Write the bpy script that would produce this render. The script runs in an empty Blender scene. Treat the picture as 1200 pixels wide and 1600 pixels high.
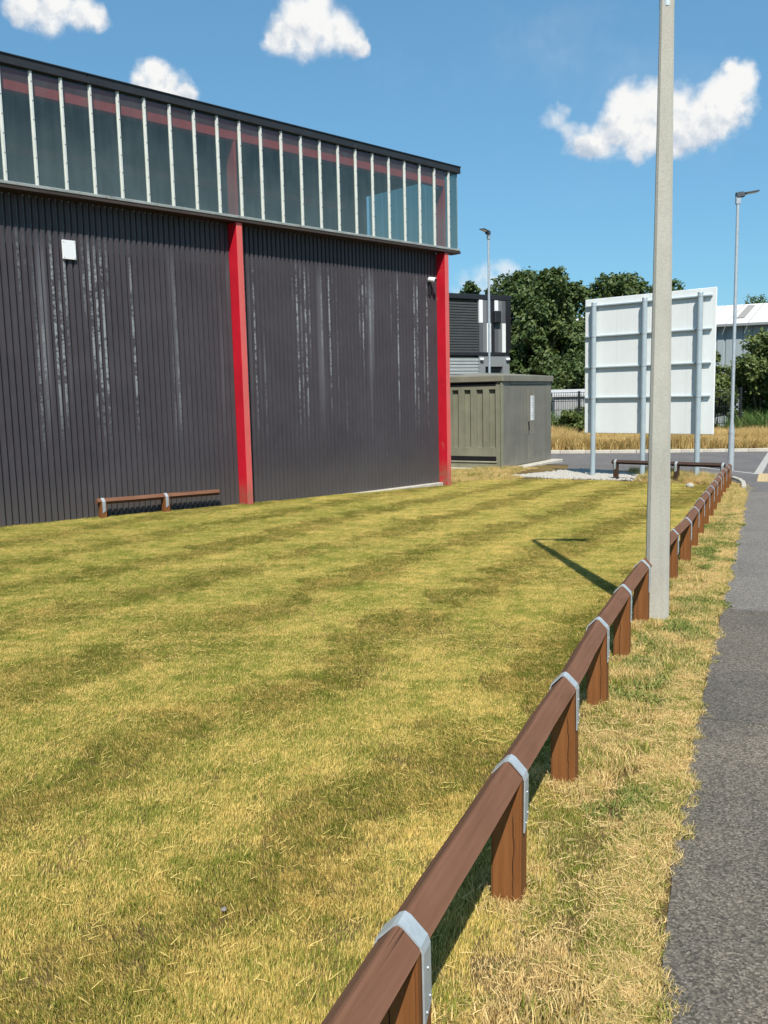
import bpy, bmesh, math, random
import numpy as np
from mathutils import Vector, Matrix, noise as mnoise
random.seed(7)
rng = np.random.default_rng(7)
S = bpy.context.scene
COL = S.collection
PI = math.pi

# ------------------------------------------------------------------ camera
cam = bpy.data.cameras.new("camera")
cam.sensor_fit = 'AUTO'; cam.sensor_width = 36.0; cam.lens = 31.5
cam.clip_start = 0.05; cam.clip_end = 4000
camo = bpy.data.objects.new("camera", cam); COL.objects.link(camo)
rt, dn, fw = Vector((.99975, -.0029, -.0223)), Vector((-.0225, -.1288, -.9914)), Vector((0, .9917, -.1288))
fw.normalize(); rt = (rt - fw * rt.dot(fw)).normalized(); dn = fw.cross(rt).normalized()
M = Matrix((rt, -dn, -fw)).transposed().to_4x4(); M.translation = (0, 0, 1.6)
camo.matrix_world = M
S.camera = camo

# ------------------------------------------------------------------ light and exposure
SUN_EL = math.radians(52.6)
SUN_H = Vector((.06, -.998, 0)).normalized()
sun_dir = Vector((SUN_H.x * math.cos(SUN_EL), SUN_H.y * math.cos(SUN_EL), math.sin(SUN_EL)))
sl = bpy.data.lights.new("sun", 'SUN'); sl.energy = 4.7; sl.angle = math.radians(.53); sl.color = (1, .95, .87)
so = bpy.data.objects.new("sun", sl); COL.objects.link(so)
so.rotation_euler = (-sun_dir).to_track_quat('-Z', 'Y').to_euler()
S.view_settings.view_transform = 'Standard'; S.view_settings.look = 'None'
S.view_settings.exposure = 0.38; S.view_settings.gamma = 1.0; S.view_settings.use_curve_mapping = False
S.cycles.max_bounces = 8; S.cycles.transparent_max_bounces = 16
S.cycles.diffuse_bounces = 3; S.cycles.glossy_bounces = 3; S.cycles.transmission_bounces = 6

# ------------------------------------------------------------------ sky (world)
W = bpy.data.worlds.new("World"); S.world = W; W.use_nodes = True
nt = W.node_tree; N = nt.nodes; L = nt.links
N.clear()
def nn(t, **k):
    n = N.new(t)
    for a, b in k.items(): setattr(n, a, b)
    return n
def setin(n, i, v):
    if hasattr(v, 'is_linked') or isinstance(v, bpy.types.NodeSocket): n.id_data.links.new(v, n.inputs[i])
    else: n.inputs[i].default_value = v
def mth(op, a, b=None, c=None, tree=None, clamp=False):
    n = (tree or nt).nodes.new('ShaderNodeMath'); n.operation = op; n.use_clamp = clamp
    for i, v in enumerate((a, b, c)):
        if v is not None: setin(n, i, v)
    return n.outputs[0]
sky = nn('ShaderNodeTexSky', sky_type='NISHITA')
sky.sun_disc = False; sky.sun_elevation = SUN_EL; sky.sun_rotation = math.atan2(sun_dir.x, sun_dir.y)
sky.air_density = 1.0; sky.dust_density = .5; sky.ozone_density = 1.0; sky.altitude = 0
bg = nn('ShaderNodeBackground'); bg.inputs[1].default_value = .12
gm = nn('ShaderNodeGamma'); gm.inputs[1].default_value = .6; L.new(sky.outputs[0], gm.inputs[0])      # the phone's soft tone curve
wb = nn('ShaderNodeMix', data_type='RGBA', blend_type='MULTIPLY'); wb.inputs[0].default_value = 1; wb.inputs[7].default_value = (.72, 1.33, 1.70, 1)
L.new(gm.outputs[0], wb.inputs[6]); L.new(wb.outputs[2], bg.inputs[0])
tc = nn('ShaderNodeTexCoord')
nz = nn('ShaderNodeTexNoise'); nz.inputs['Scale'].default_value = 26; nz.inputs['Detail'].default_value = 5; nz.inputs['Roughness'].default_value = .55
L.new(tc.outputs['Generated'], nz.inputs['Vector'])
sub = nn('ShaderNodeVectorMath', operation='SUBTRACT'); L.new(nz.outputs['Color'], sub.inputs[0]); sub.inputs[1].default_value = (.5, .5, .5)
mad = nn('ShaderNodeVectorMath', operation='MULTIPLY_ADD'); L.new(sub.outputs[0], mad.inputs[0]); mad.inputs[1].default_value = (.026, .026, .026)
L.new(tc.outputs['Generated'], mad.inputs[2])
CLOUDS = [  # direction and angular radius of every puff
 [(-0.0898,0.9315,0.3525,0.0214),(-0.0705,0.9297,0.3614,0.0271),(-0.0572,0.925,0.3757,0.0243),(-0.0396,0.9335,0.3563,0.0257),(-0.0212,0.9377,0.3468,0.0143),(-0.0994,0.9316,0.3497,0.0129),(-0.0649,0.9335,0.3527,0.0229),(-0.0523,0.9216,0.3846,0.0143),(-0.0112,0.9397,0.3419,0.0086)],
 [(-0.3184,0.8763,0.3615,0.02),(-0.2937,0.8823,0.3678,0.0257),(-0.273,0.8905,0.364,0.0186),(-0.3033,0.8826,0.3592,0.02),(-0.2601,0.8959,0.3603,0.0129),(-0.3275,0.8757,0.3548,0.0129),(-0.2916,0.8785,0.3784,0.0214)],
 [(-0.2141,0.9253,0.3131,0.0171),(-0.2046,0.9322,0.2984,0.0286),(-0.1903,0.9342,0.3018,0.0171),(-0.2259,0.9255,0.3039,0.0129),(-0.2148,0.9225,0.3205,0.01),(-0.1991,0.9284,0.3139,0.01),(-0.1814,0.9367,0.2994,0.0086)],
 [(0.3123,0.9171,0.248,0.0229),(0.332,0.9083,0.2546,0.0229),(0.3234,0.9131,0.2484,0.02),(0.2984,0.9223,0.2455,0.0214),(0.2637,0.9334,0.2432,0.0186),(0.3414,0.904,0.2573,0.0214),(0.2522,0.9277,0.2752,0.0271),(0.2694,0.9221,0.2779,0.0257),(0.2418,0.9358,0.2566,0.0257),(0.2628,0.9306,0.2547,0.0286),(0.2905,0.9189,0.2669,0.0314),(0.2978,0.921,0.2512,0.0271),(0.3112,0.9146,0.2581,0.03),(0.3236,0.9068,0.2703,0.0257),(0.3357,0.8987,0.2821,0.0243),(0.3422,0.8927,0.2933,0.0171),(0.3347,0.9031,0.2689,0.0243),(0.3486,0.8992,0.2645,0.0143),(0.2271,0.9407,0.2521,0.02),(0.2139,0.945,0.2474,0.0157),(0.2808,0.9269,0.249,0.0257),(0.3372,0.8915,0.3027,0.0114)],
 [(0.1816,0.9453,0.271,0.0171),(0.1946,0.9457,0.2603,0.0157),(0.1984,0.9481,0.2485,0.0143),(0.2093,0.9421,0.2621,0.0129),(0.2055,0.9452,0.2538,0.0143),(0.1885,0.9411,0.2806,0.01)],
 [(0.0917,0.9887,0.1184,0.0186),(0.1155,0.9855,0.1242,0.0186),(0.1357,0.9824,0.1287,0.0171),(0.1054,0.988,0.1126,0.0243),(0.1291,0.9849,0.1151,0.0243),(0.1492,0.9815,0.1203,0.01),(0.0849,0.9903,0.11,0.0143)],
]
# the same kind of cloud goes on round the rest of the sky
rr_ = random.Random(3)
for _ in range(9):
    az = rr_.uniform(.75, 5.5); el = rr_.uniform(.18, .6); w = rr_.uniform(.03, .06); cl = []
    for k in range(4):
        a2, e2 = az + rr_.uniform(-1, 1) * w * 1.6, el + rr_.uniform(-.3, .6) * w
        cl.append((math.sin(a2) * math.cos(e2), math.cos(a2) * math.cos(e2), math.sin(e2), w * rr_.uniform(.6, 1)))
    CLOUDS.append(cl)
SOLID = [1, .85, 1, 1, .9, .8] + [.9] * 9
field = None; faint = None; base_ = None
sepd = nn('ShaderNodeSeparateXYZ'); L.new(mad.outputs[0], sepd.inputs[0])
for ci_, (cl, sd) in enumerate(zip(CLOUDS, SOLID)):
    sub_f = None
    for (x, y, z, r) in cl:
        dn_ = nn('ShaderNodeVectorMath', operation='DISTANCE'); L.new(mad.outputs[0], dn_.inputs[0]); dn_.inputs[1].default_value = (x, y, z)
        v = mth('MULTIPLY_ADD', dn_.outputs['Value'], -1.0 / (r * 1.10), 1.0)
        sub_f = v if sub_f is None else mth('SMOOTH_MAX', sub_f, v, .25)
    if sd != 1: sub_f = mth('SUBTRACT', sub_f, (1 - sd) * .55)
    zs = [p[2] - .4 * p[3] for p in cl]; zc = sum(zs) / len(zs); hh = max(p[2] + p[3] for p in cl) - min(p[2] - p[3] for p in cl)
    loc = mth('MULTIPLY', mth('MULTIPLY_ADD', sub_f, 2.0, .8, clamp=True), mth('MULTIPLY', mth('SUBTRACT', sepd.outputs[2], zc), 2.0 / hh))
    base_ = loc if base_ is None else mth('ADD', base_, loc)      # flat grey undersides, white crowns
    if ci_ in (4, 5): faint = sub_f if faint is None else mth('MAXIMUM', faint, sub_f)
    else: field = sub_f if field is None else mth('MAXIMUM', field, sub_f)
def fbm(scale, off=None, detail=8, rough=.6):
    n = nn('ShaderNodeTexNoise'); n.inputs['Scale'].default_value = scale; n.inputs['Detail'].default_value = detail; n.inputs['Roughness'].default_value = rough
    if off:
        a = nn('ShaderNodeVectorMath', operation='ADD'); L.new(tc.outputs['Generated'], a.inputs[0]); a.inputs[1].default_value = off
        L.new(a.outputs[0], n.inputs['Vector'])
    else: L.new(tc.outputs['Generated'], n.inputs['Vector'])
    return n.outputs['Fac']
f1 = fbm(44, None, 7, .56); f2 = fbm(44, (.006, 0, .008), 7, .56)
dens = mth('ADD', field, mth('MULTIPLY', mth('SUBTRACT', f1, .5), 1.0))
mr = nn('ShaderNodeMapRange', interpolation_type='SMOOTHSTEP'); L.new(dens, mr.inputs[0]); mr.inputs[1].default_value = -.05; mr.inputs[2].default_value = .60
mr2 = nn('ShaderNodeMapRange', interpolation_type='SMOOTHSTEP'); L.new(mth('ADD', faint, mth('MULTIPLY', mth('SUBTRACT', f1, .5), 1.5)), mr2.inputs[0]); mr2.inputs[1].default_value = .1; mr2.inputs[2].default_value = .95
emb = mth('SUBTRACT', f1, f2)
shade = mth('ADD', mth('MULTIPLY_ADD', emb, 2.6, mth('MULTIPLY_ADD', base_, .75, .74)), mth('MULTIPLY', mth('SUBTRACT', fbm(16, (3, 1, 2), 2), .5), .7), clamp=True)
mc = nn('ShaderNodeMix', data_type='RGBA'); L.new(shade, mc.inputs[0])
mc.inputs[6].default_value = (.50, .58, .69, 1); mc.inputs[7].default_value = (.93, .93, .92, 1)
bgc = nn('ShaderNodeBackground'); L.new(mc.outputs[2], bgc.inputs[0]); bgc.inputs[1].default_value = .78
# thin wisps everywhere
wv = nn('ShaderNodeMapRange', interpolation_type='SMOOTHSTEP'); L.new(fbm(3.2, (5, 2, 1), 6, .6), wv.inputs[0]); wv.inputs[1].default_value = .52; wv.inputs[2].default_value = .85
amt = mth('MAXIMUM', mth('MAXIMUM', mr.outputs[0], mth('MULTIPLY', mr2.outputs[0], .62)), mth('MULTIPLY', wv.outputs[0], .22))
mixs = nn('ShaderNodeMixShader'); L.new(amt, mixs.inputs[0]); L.new(bg.outputs[0], mixs.inputs[1]); L.new(bgc.outputs[0], mixs.inputs[2])
wo = nn('ShaderNodeOutputWorld'); L.new(mixs.outputs[0], wo.inputs[0])

# ================================================================== helpers
def H(x, y):
    """the ground: one gentle slope, level again far away"""
    xx = max(-40, min(40, x)); yy = max(-40, min(48, y))
    return -.0134 * xx - .0197 * yy
class MB:
    def __init__(s): s.v = []; s.f = []; s.m = []; s.sm = []
    def add(s, vs, fs, m=0, smooth=False):
        o = len(s.v); s.v += [tuple(v) for v in vs]
        for f in fs: s.f.append(tuple(i + o for i in f)); s.m.append(m); s.sm.append(smooth)
    def box(s, x0, x1, y0, y1, z0, z1, m=0, mat=None):
        vs = [Vector((x, y, z)) for z in (z0, z1) for y in (y0, y1) for x in (x0, x1)]
        if mat is not None: vs = [mat @ v for v in vs]
        s.add(vs, [(0, 2, 3, 1), (4, 5, 7, 6), (0, 1, 5, 4), (2, 6, 7, 3), (0, 4, 6, 2), (1, 3, 7, 5)], m)
    def bbox(s, x0, x1, y0, y1, z0, z1, b=.004, m=0, mat=None):
        """a box with chamfered edges"""
        bm = bmesh.new(); bmesh.ops.create_cube(bm, size=1)
        for v in bm.verts: v.co = Vector(((x0 + x1) / 2 + v.co.x * (x1 - x0), (y0 + y1) / 2 + v.co.y * (y1 - y0), (z0 + z1) / 2 + v.co.z * (z1 - z0)))
        bmesh.ops.bevel(bm, geom=bm.edges[:], offset=b, segments=1, affect='EDGES')
        s.bm(bm, m, mat)
    def bm(s, bm, m=0, mat=None, smooth=False):
        bm.verts.index_update()
        vs = [(mat @ v.co) if mat is not None else v.co.copy() for v in bm.verts]
        s.add(vs, [[v.index for v in f.verts] for f in bm.faces], m, smooth); bm.free()
    def tube(s, pts, rads, n=12, m=0, cap=True, smooth=True, phase=0):
        pts = [Vector(p) for p in pts]; rings = []
        for i, p in enumerate(pts):
            t = (pts[min(i + 1, len(pts) - 1)] - pts[max(i - 1, 0)]).normalized()
            a = t.cross(Vector((0, 0, 1)) if abs(t.z) < .95 else Vector((0, 1, 0))).normalized(); b = t.cross(a)
            rings.append([p + (a * math.cos(2 * PI * k / n + phase) + b * math.sin(2 * PI * k / n + phase)) * rads[i] for k in range(n)])
        vs = [v for r in rings for v in r]; fs = []
        for i in range(len(pts) - 1):
            for k in range(n): fs.append((i * n + k, i * n + (k + 1) % n, (i + 1) * n + (k + 1) % n, (i + 1) * n + k))
        s.add(vs, fs, m, smooth)
        if cap:
            s.add(rings[0], [tuple(range(n - 1, -1, -1))], m); s.add(rings[-1], [tuple(range(n))], m)
    def prism(s, poly, z0, z1, m=0, mat=None):
        n = len(poly); vs = [Vector((x, y, z0)) for x, y in poly] + [Vector((x, y, z1)) for x, y in poly]
        if mat is not None: vs = [mat @ v for v in vs]
        s.add(vs, [tuple(range(n - 1, -1, -1)), tuple(range(n, 2 * n))] + [(i, (i + 1) % n, n + (i + 1) % n, n + i) for i in range(n)], m)
    def mesh(s, name, mats):
        me = bpy.data.meshes.new(name); me.from_pydata(s.v, [], s.f)
        for m in (mats if isinstance(mats, (list, tuple)) else [mats]): me.materials.append(m)
        me.polygons.foreach_set('material_index', s.m); me.polygons.foreach_set('use_smooth', s.sm); me.update()
        return me
    def build(s, name, mats, parent=None, **kw): return obj(name, s.mesh(name, mats), parent, **kw)
STUFF_PARTS = {'nails', 'clamps', 'print', 'limbs', 'stems', 'screws', 'wires', 'glazing_grid'}
def obj(name, me, parent=None, label=None, cat=None, group=None, kind=None, loc=None, rotz=None):
    if parent and name in STUFF_PARTS: kind = 'stuff'
    o = bpy.data.objects.new(name, me); COL.objects.link(o)
    if parent: o.parent = parent
    if loc: o.location = loc
    if rotz is not None: o.rotation_euler = (0, 0, rotz)
    for k, v in (('label', label), ('category', cat), ('group', group), ('kind', kind)):
        if v: o[k] = v
    return o
def thing(name, label, cat, loc=(0, 0, 0), rotz=0, group=None): return obj(name, None, None, label, cat, group, None, loc, rotz)
def copy_tree(o, parent=None):
    c = o.copy(); COL.objects.link(c)
    if parent: c.parent = parent
    for ch in list(o.children): copy_tree(ch, c)
    return c

# ------------------------------------------------------------------ materials
def new_mat(name):
    m = bpy.data.materials.new(name); m.use_nodes = True; t = m.node_tree
    return m, t, t.nodes['Principled BSDF']
def noise_n(t, scale, detail=4, rough=.6, vec=None, stretch=None, coord='Object'):
    n = t.nodes.new('ShaderNodeTexNoise'); n.inputs['Scale'].default_value = scale; n.inputs['Detail'].default_value = detail; n.inputs['Roughness'].default_value = rough
    if vec is None:
        c = t.nodes.new('ShaderNodeTexCoord'); vec = c.outputs[coord]
    if stretch:
        mp = t.nodes.new('ShaderNodeMapping'); mp.inputs['Scale'].default_value = stretch; t.links.new(vec, mp.inputs[0]); vec = mp.outputs[0]
    t.links.new(vec, n.inputs['Vector']); return n.outputs['Fac']
def ramp(t, fac, stops):
    r = t.nodes.new('ShaderNodeValToRGB'); e = r.color_ramp.elements
    while len(e) > 1: e.remove(e[-1])
    e[0].position = stops[0][0]; e[0].color = (*stops[0][1], 1)
    for p, c in stops[1:]: q = e.new(p); q.color = (*c, 1)
    t.links.new(fac, r.inputs[0]); return r.outputs[0]
def smooth(t, fac, a, b):
    r = t.nodes.new('ShaderNodeMapRange'); r.interpolation_type = 'SMOOTHSTEP'; r.inputs[1].default_value = a; r.inputs[2].default_value = b
    t.links.new(fac, r.inputs[0]); return r.outputs[0]
def mixc(t, fac, a, b, mode='MIX'):
    m = t.nodes.new('ShaderNodeMix'); m.data_type = 'RGBA'; m.blend_type = mode
    for i, v in ((0, fac), (6, a), (7, b)):
        if isinstance(v, bpy.types.NodeSocket): t.links.new(v, m.inputs[i])
        else: m.inputs[i].default_value = v if i == 0 else (*v, 1)
    return m.outputs[2]
def bump(t, p, h, strength=.3, dist=.01):
    b = t.nodes.new('ShaderNodeBump'); b.inputs['Strength'].default_value = strength; b.inputs['Distance'].default_value = dist
    t.links.new(h, b.inputs['Height']); t.links.new(b.outputs[0], p.inputs['Normal'])
def simple(name, c, rough=.6, metal=0, var=.25, scale=6, bmp=.1, stretch=None, dirt=None, spec=.4):
    """a painted or bare surface with uneven tone, uneven gloss and a little relief"""
    m, t, p = new_mat(name)
    a = noise_n(t, scale, 5, .65, stretch=stretch); b = noise_n(t, scale * 9, 3, .6, stretch=stretch)
    k = mth('ADD', mth('MULTIPLY', a, .7, tree=t), mth('MULTIPLY', b, .3, tree=t), tree=t)
    lo = tuple(x * (1 - var) for x in c); hi = tuple(min(1, x * (1 + var)) for x in c)
    col = ramp(t, k, [(.3, lo), (.7, hi)])
    if dirt:
        dcol, a0, a1 = dirt
        col = mixc(t, smooth(t, noise_n(t, scale * 1.7, 7, .7, stretch=stretch), a0, a1), col, dcol)
    t.links.new(col, p.inputs['Base Color'])
    t.links.new(mth('MULTIPLY_ADD', b, .3, rough - .15, tree=t, clamp=True), p.inputs['Roughness'])
    p.inputs['Metallic'].default_value = metal; p.inputs['Specular IOR Level'].default_value = spec
    if bmp: bump(t, p, k, bmp, .01)
    return m
M_galv = simple('galvanised', (.46, .50, .52), .45, .35, .2, 12, .05)
M_galv_blue = simple('grey_paint_post', (.36, .43, .46), .5, .1, .12, 5, .03)
M_strap = simple('galvanised_strap', (.42, .46, .47), .42, .25, .18, 9, .08, dirt=((.34, .34, .33), .60, .8))
M_red = simple('red_paint', (.58, .010, .026), .5, 0, .2, 3, .15, stretch=(1, 1, .5), dirt=((.52, .10, .07), .62, .72))
_t = M_red.node_tree; _p = _t.nodes['Principled BSDF']; _g = _t.nodes.new('ShaderNodeTexCoord'); _s = _t.nodes.new('ShaderNodeSeparateXYZ'); _t.links.new(_g.outputs['Normal'], _s.inputs[0])
_s2 = _t.nodes.new('ShaderNodeSeparateXYZ'); _t.links.new(_g.outputs['Object'], _s2.inputs[0])
_old = _p.inputs['Base Color'].links[0].from_socket
_f = mth('MULTIPLY', smooth(_t, _s.outputs[1], -.55, -.9), mth('MULTIPLY_ADD', noise_n(_t, 5, 5, .7, stretch=(2, 2, .5)), .5, .30, tree=_t), tree=_t)      # patchily paler red on the outward face
_c = mixc(_t, _f, _old, (.66, .20, .16)); _c = mixc(_t, smooth(_t, noise_n(_t, 9, 6, .75), .74, .76), _c, (.55, .42, .38)); _c = mixc(_t, mth('MULTIPLY', smooth(_t, _s2.outputs[2], .25, -.3), smooth(_t, noise_n(_t, 6, 5, .7), .3, .6), tree=_t), _c, (.30, .13, .08)); _t.links.new(_c, _p.inputs['Base Color'])
M_redin = simple('red_steel', (.66, .085, .075), .6, 0, .15, 3, .05)
M_dark = simple('dark_fascia', (.022, .024, .027), .5, 0, .3, 4, .05)
M_alu = simple('aluminium_bar', (.66, .66, .60), .42, .15, .15, 9, .05, stretch=(1, 1, .3), dirt=((.36, .35, .30), .66, .8))
M_sill = simple('sill_flashing', (.30, .32, .30), .5, .1, .3, 4, .05, dirt=((.12, .10, .08), .55, .75))
M_soffit = simple('soffit_board', (.05, .035, .028), .7, 0, .4, 3, .1, stretch=(.4, 4, 4))
M_white = simple('white_paint', (.78, .79, .79), .5, 0, .05, 5, .02, dirt=((.5, .48, .44), .68, .85))
M_black = simple('black_plastic', (.015, .015, .017), .4, 0, .2, 8, .02)
M_interior = simple('interior_wall', (.16, .19, .19), .8, 0, .25, 1, 0)
M_roof = simple('roof_felt', (.1, .1, .1), .9, 0, .3, 2, .1)

# wood: brown stained softwood, grain along local X (rails) or Z (posts)
def wood(name, st, c0, c1, crack=True):
    m, t, p = new_mat(name)
    g = noise_n(t, 9, 6, .65, stretch=st); g2 = noise_n(t, 2.2, 3, .5)
    col = ramp(t, mth('ADD', mth('MULTIPLY', g, .6, tree=t), mth('MULTIPLY', g2, .4, tree=t), tree=t), [(.30, c0), (.70, c1)])
    if crack:
        ck = smooth(t, noise_n(t, 5.5, 2, .5, stretch=tuple(x * (2.2 if x > .5 else .5) for x in st)), .655, .69)
        col = mixc(t, ck, col, (.03, .015, .008))
    if st[2] < 1:   # a long drying shake down the face of each post, different on every one
        oi = t.nodes.new('ShaderNodeObjectInfo'); cc = t.nodes.new('ShaderNodeTexCoord'); sx = t.nodes.new('ShaderNodeSeparateXYZ'); t.links.new(cc.outputs['Object'], sx.inputs[0])
        wig = mth('MULTIPLY', mth('SUBTRACT', noise_n(t, 7, 3, .6, stretch=(.01, .01, 1)), .5, tree=t), .03, tree=t)
        y0 = mth('ADD', mth('MULTIPLY', mth('SUBTRACT', oi.outputs['Random'], .5, tree=t), .05, tree=t), wig, tree=t)
        dd = mth('ABSOLUTE', mth('SUBTRACT', sx.outputs[1], y0, tree=t), tree=t)
        col = mixc(t, mth('MULTIPLY', smooth(t, dd, .0026, .0008), smooth(t, noise_n(t, 4, 2, .5, stretch=(.01, .01, 1)), .35, .5), tree=t), col, (.025, .012, .006))
    chips = smooth(t, noise_n(t, 22, 6, .75), .70, .74)
    col = mixc(t, chips, col, (.33, .22, .15))
    t.links.new(col, p.inputs['Base Color']); p.inputs['Roughness'].default_value = .78; p.inputs['Specular IOR Level'].default_value = .2
    bump(t, p, g, .35, .006); return m
M_rail = wood('stained_rail', (.35, 6, 6), (.128, .058, .031), (.20, .096, .057))
M_post = wood('stained_post', (6, 6, .35), (.155, .058, .016), (.27, .105, .033))
M_rail_dark = wood('dark_rail', (.35, 6, 6), (.035, .022, .017), (.075, .045, .034)); M_post_dark = wood('dark_post', (6, 6, .35), (.04, .024, .017), (.085, .045, .03))  # same wood in darker tones, for the short rail behind the sign

# ================================================================== ground sheets
def ground_sheet(name, poly, dz, mat, kind='structure', n=1, bumpy=0, label=None, cat=None):
    """a polygon laid on the slope of the ground, cut into small faces"""
    bm = bmesh.new(); vs = [bm.verts.new((x, y, 0)) for x, y in poly]; bm.faces.new(vs)
    if n > 1:
        xs = [p[0] for p in poly]; ys = [p[1] for p in poly]
        for k in range(1, n):
            for no, lo, hi in (((1, 0, 0), min(xs), max(xs)), ((0, 1, 0), min(ys), max(ys))):
                co = lo + (hi - lo) * k / n
                bmesh.ops.bisect_plane(bm, geom=bm.verts[:] + bm.edges[:] + bm.faces[:], plane_co=(co * no[0], co * no[1], 0), plane_no=no)
    for v in bm.verts: v.co.z = H(v.co.x, v.co.y) + dz
    bmesh.ops.recalc_face_normals(bm, faces=bm.faces)
    if bm.faces[:] and bm.faces[:][0].normal.z < 0: bmesh.ops.reverse_faces(bm, faces=bm.faces)
    me = bpy.data.meshes.new(name); bm.to_mesh(me); bm.free(); me.materials.append(mat)
    return obj(name, me, kind=kind, label=label, cat=cat)

def ground_mat():
    m, t, p = new_mat('dry_soil')
    a = noise_n(t, .8, 6, .6); b = noise_n(t, 90, 5, .8)
    col = ramp(t, mth('ADD', mth('MULTIPLY', a, .35, tree=t), mth('MULTIPLY', b, .65, tree=t), tree=t), [(.35, (.05, .038, .015)), (.5, (.14, .10, .04)), (.64, (.36, .25, .10))])
    t.links.new(col, p.inputs['Base Color']); p.inputs['Roughness'].default_value = .95; p.inputs['Specular IOR Level'].default_value = .1
    bump(t, p, b, .6, .02); return m
M_soil = ground_mat()
# terrain: graded grid out to the horizon
ax = np.array([-900, -500, -250, -120, -70, -40, -30, -22, -16, -12, -8, -5, -3, -1, 1, 3, 5, 8, 12, 16, 22, 30, 40, 70, 120, 250, 500, 900.])
ay = np.array([-300, -150, -70, -40, -20, -8, -2, 1, 3, 6, 9, 12, 16, 20, 25, 30, 35, 40, 48, 60, 90, 150, 300, 700, 1500.])
mb = MB()
mb.v = [(x, y, H(x, y)) for y in ay for x in ax]
nx = len(ax)
mb.f = [(j * nx + i, j * nx + i + 1, (j + 1) * nx + i + 1, (j + 1) * nx + i) for j in range(len(ay) - 1) for i in range(nx - 1)]
mb.m = [0] * len(mb.f); mb.sm = [True] * len(mb.f)
mb.build('ground', M_soil, kind='structure')

def asphalt(name, c, worn, speck=.5, patch=True):
    m, t, p = new_mat(name)
    fine = noise_n(t, 105, 3, .8); mid = noise_n(t, 38, 4, .7); big = noise_n(t, .55, 5, .6); bl = noise_n(t, 2.3, 5, .65)
    vg = t.nodes.new('ShaderNodeTexVoronoi'); vg.inputs['Scale'].default_value = 135; vc = t.nodes.new('ShaderNodeTexCoord'); t.links.new(vc.outputs['Object'], vg.inputs['Vector'])
    sc = t.nodes.new('ShaderNodeSeparateColor'); t.links.new(vg.outputs['Color'], sc.inputs[0]); cell = sc.outputs[0]
    chip = mth('ADD', mth('MULTIPLY', cell, .62, tree=t), mth('MULTIPLY', fine, .38, tree=t), tree=t)
    base = ramp(t, chip, [(.2, tuple(x * .42 for x in c)), (.5, c), (.72, tuple(x * 1.5 for x in c)), (.9, tuple(min(1, x * 2.6) for x in c))])
    base = mixc(t, mth('MULTIPLY', smooth(t, vg.outputs['Distance'], .45, .8), .5, tree=t), base, tuple(x * .3 for x in c))
    base = mixc(t, mth('MULTIPLY', smooth(t, mid, .46, .66), .35, tree=t), base, worn)
    k = smooth(t, mth('ADD', mth('MULTIPLY', big, .65, tree=t), mth('MULTIPLY', bl, .35, tree=t), tree=t), .42, .62)
    col = mixc(t, mth('MULTIPLY', k, .75, tree=t), base, ramp(t, chip, [(.25, tuple(x * .5 for x in worn)), (.55, worn), (.85, tuple(min(1, x * 1.9) for x in worn))]))
    # pale grit
    vo = t.nodes.new('ShaderNodeTexVoronoi'); vo.inputs['Scale'].default_value = 42; cc = t.nodes.new('ShaderNodeTexCoord'); t.links.new(cc.outputs['Object'], vo.inputs['Vector'])
    sp = mth('MULTIPLY', smooth(t, vo.outputs['Distance'], .2, .1), smooth(t, noise_n(t, 19, 2, .5), .58, .66), tree=t)
    col = mixc(t, mth('MULTIPLY', sp, speck, tree=t), col, (.5, .47, .42))
    t.links.new(col, p.inputs['Base Color']); p.inputs['Roughness'].default_value = .88; p.inputs['Specular IOR Level'].default_value = .3
    bump(t, p, mth('ADD', fine, mid, tree=t), .7, .008); return m
M_path = asphalt('path_asphalt', (.118, .104, .083), (.20, .167, .124))
M_path_dark = asphalt('path_asphalt_dark', (.108, .096, .079), (.165, .140, .108), .35)
M_path_grey = asphalt('path_asphalt_grey', (.165, .150, .132), (.21, .187, .16), .2)
M_road = asphalt('road_asphalt', (.135, .125, .12), (.18, .165, .155), .2)

PD = Vector((.382, .924, 0)).normalized(); PN = Vector((PD.y, -PD.x, 0))      # along the path, and to its right
# the ragged left edge of the path, then the path in three resurfaced lengths
edge = [(-.9, -1.7), (.30, 1.2), (.69, 2.16), (.88, 2.70), (1.11, 3.29), (1.48, 4.16), (1.97, 5.34), (2.55, 6.68), (3.34, 8.54), (4.15, 10.45), (5.01, 12.45), (5.9, 14.55), (6.80, 16.69), (7.18, 17.62)]
def right(p, w): return (p[0] + PN.x * w, p[1] + PN.y * w)
def wob(pts, n=10, amp=.016):
    out = []
    for a, b in zip(pts[:-1], pts[1:]):
        for k in range(n):
            u = k / n; x, y = a[0] + (b[0] - a[0]) * u, a[1] + (b[1] - a[1]) * u
            j = (mnoise.noise(Vector((x * 3.1, y * 3.1, 0))) + .6 * mnoise.noise(Vector((x * 9, y * 9, 3)))) * amp
            out.append((x + PN.x * j, y + PN.y * j))
    return out + [pts[-1]]
PW = 2.3
def path_piece(pts, mat, dz): 
    l = wob(pts); return ground_sheet('path', l + [right(p, PW) for p in reversed(pts)], dz, mat, n=1)
e1 = edge[:6] + [(1.62, 4.5)]; e2 = [(1.615, 4.488)] + edge[6:8] + [(2.72, 7.08)]; e3 = [(2.715, 7.068)] + edge[8:]
path_piece(e1, M_path, .008); path_piece(e2, M_path_dark, .0095); path_piece(e3, M_path_grey, .008)
# beyond the path's far end the paving opens out to the road
ground_sheet('road', [(-30, 26.8), (1.5, 29.4), (5.6, 27.0), (5.2, 25.2), (6.2, 24.4), (7.2, 23.4), (7.75, 22.0), (8.0, 20.6), (7.62, 18.7), (7.18, 17.62), (9.4, 16.6), (14, 15), (60, 15), (60, 34.4), (-30, 34.9)], .012, M_road, n=6)
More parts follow.
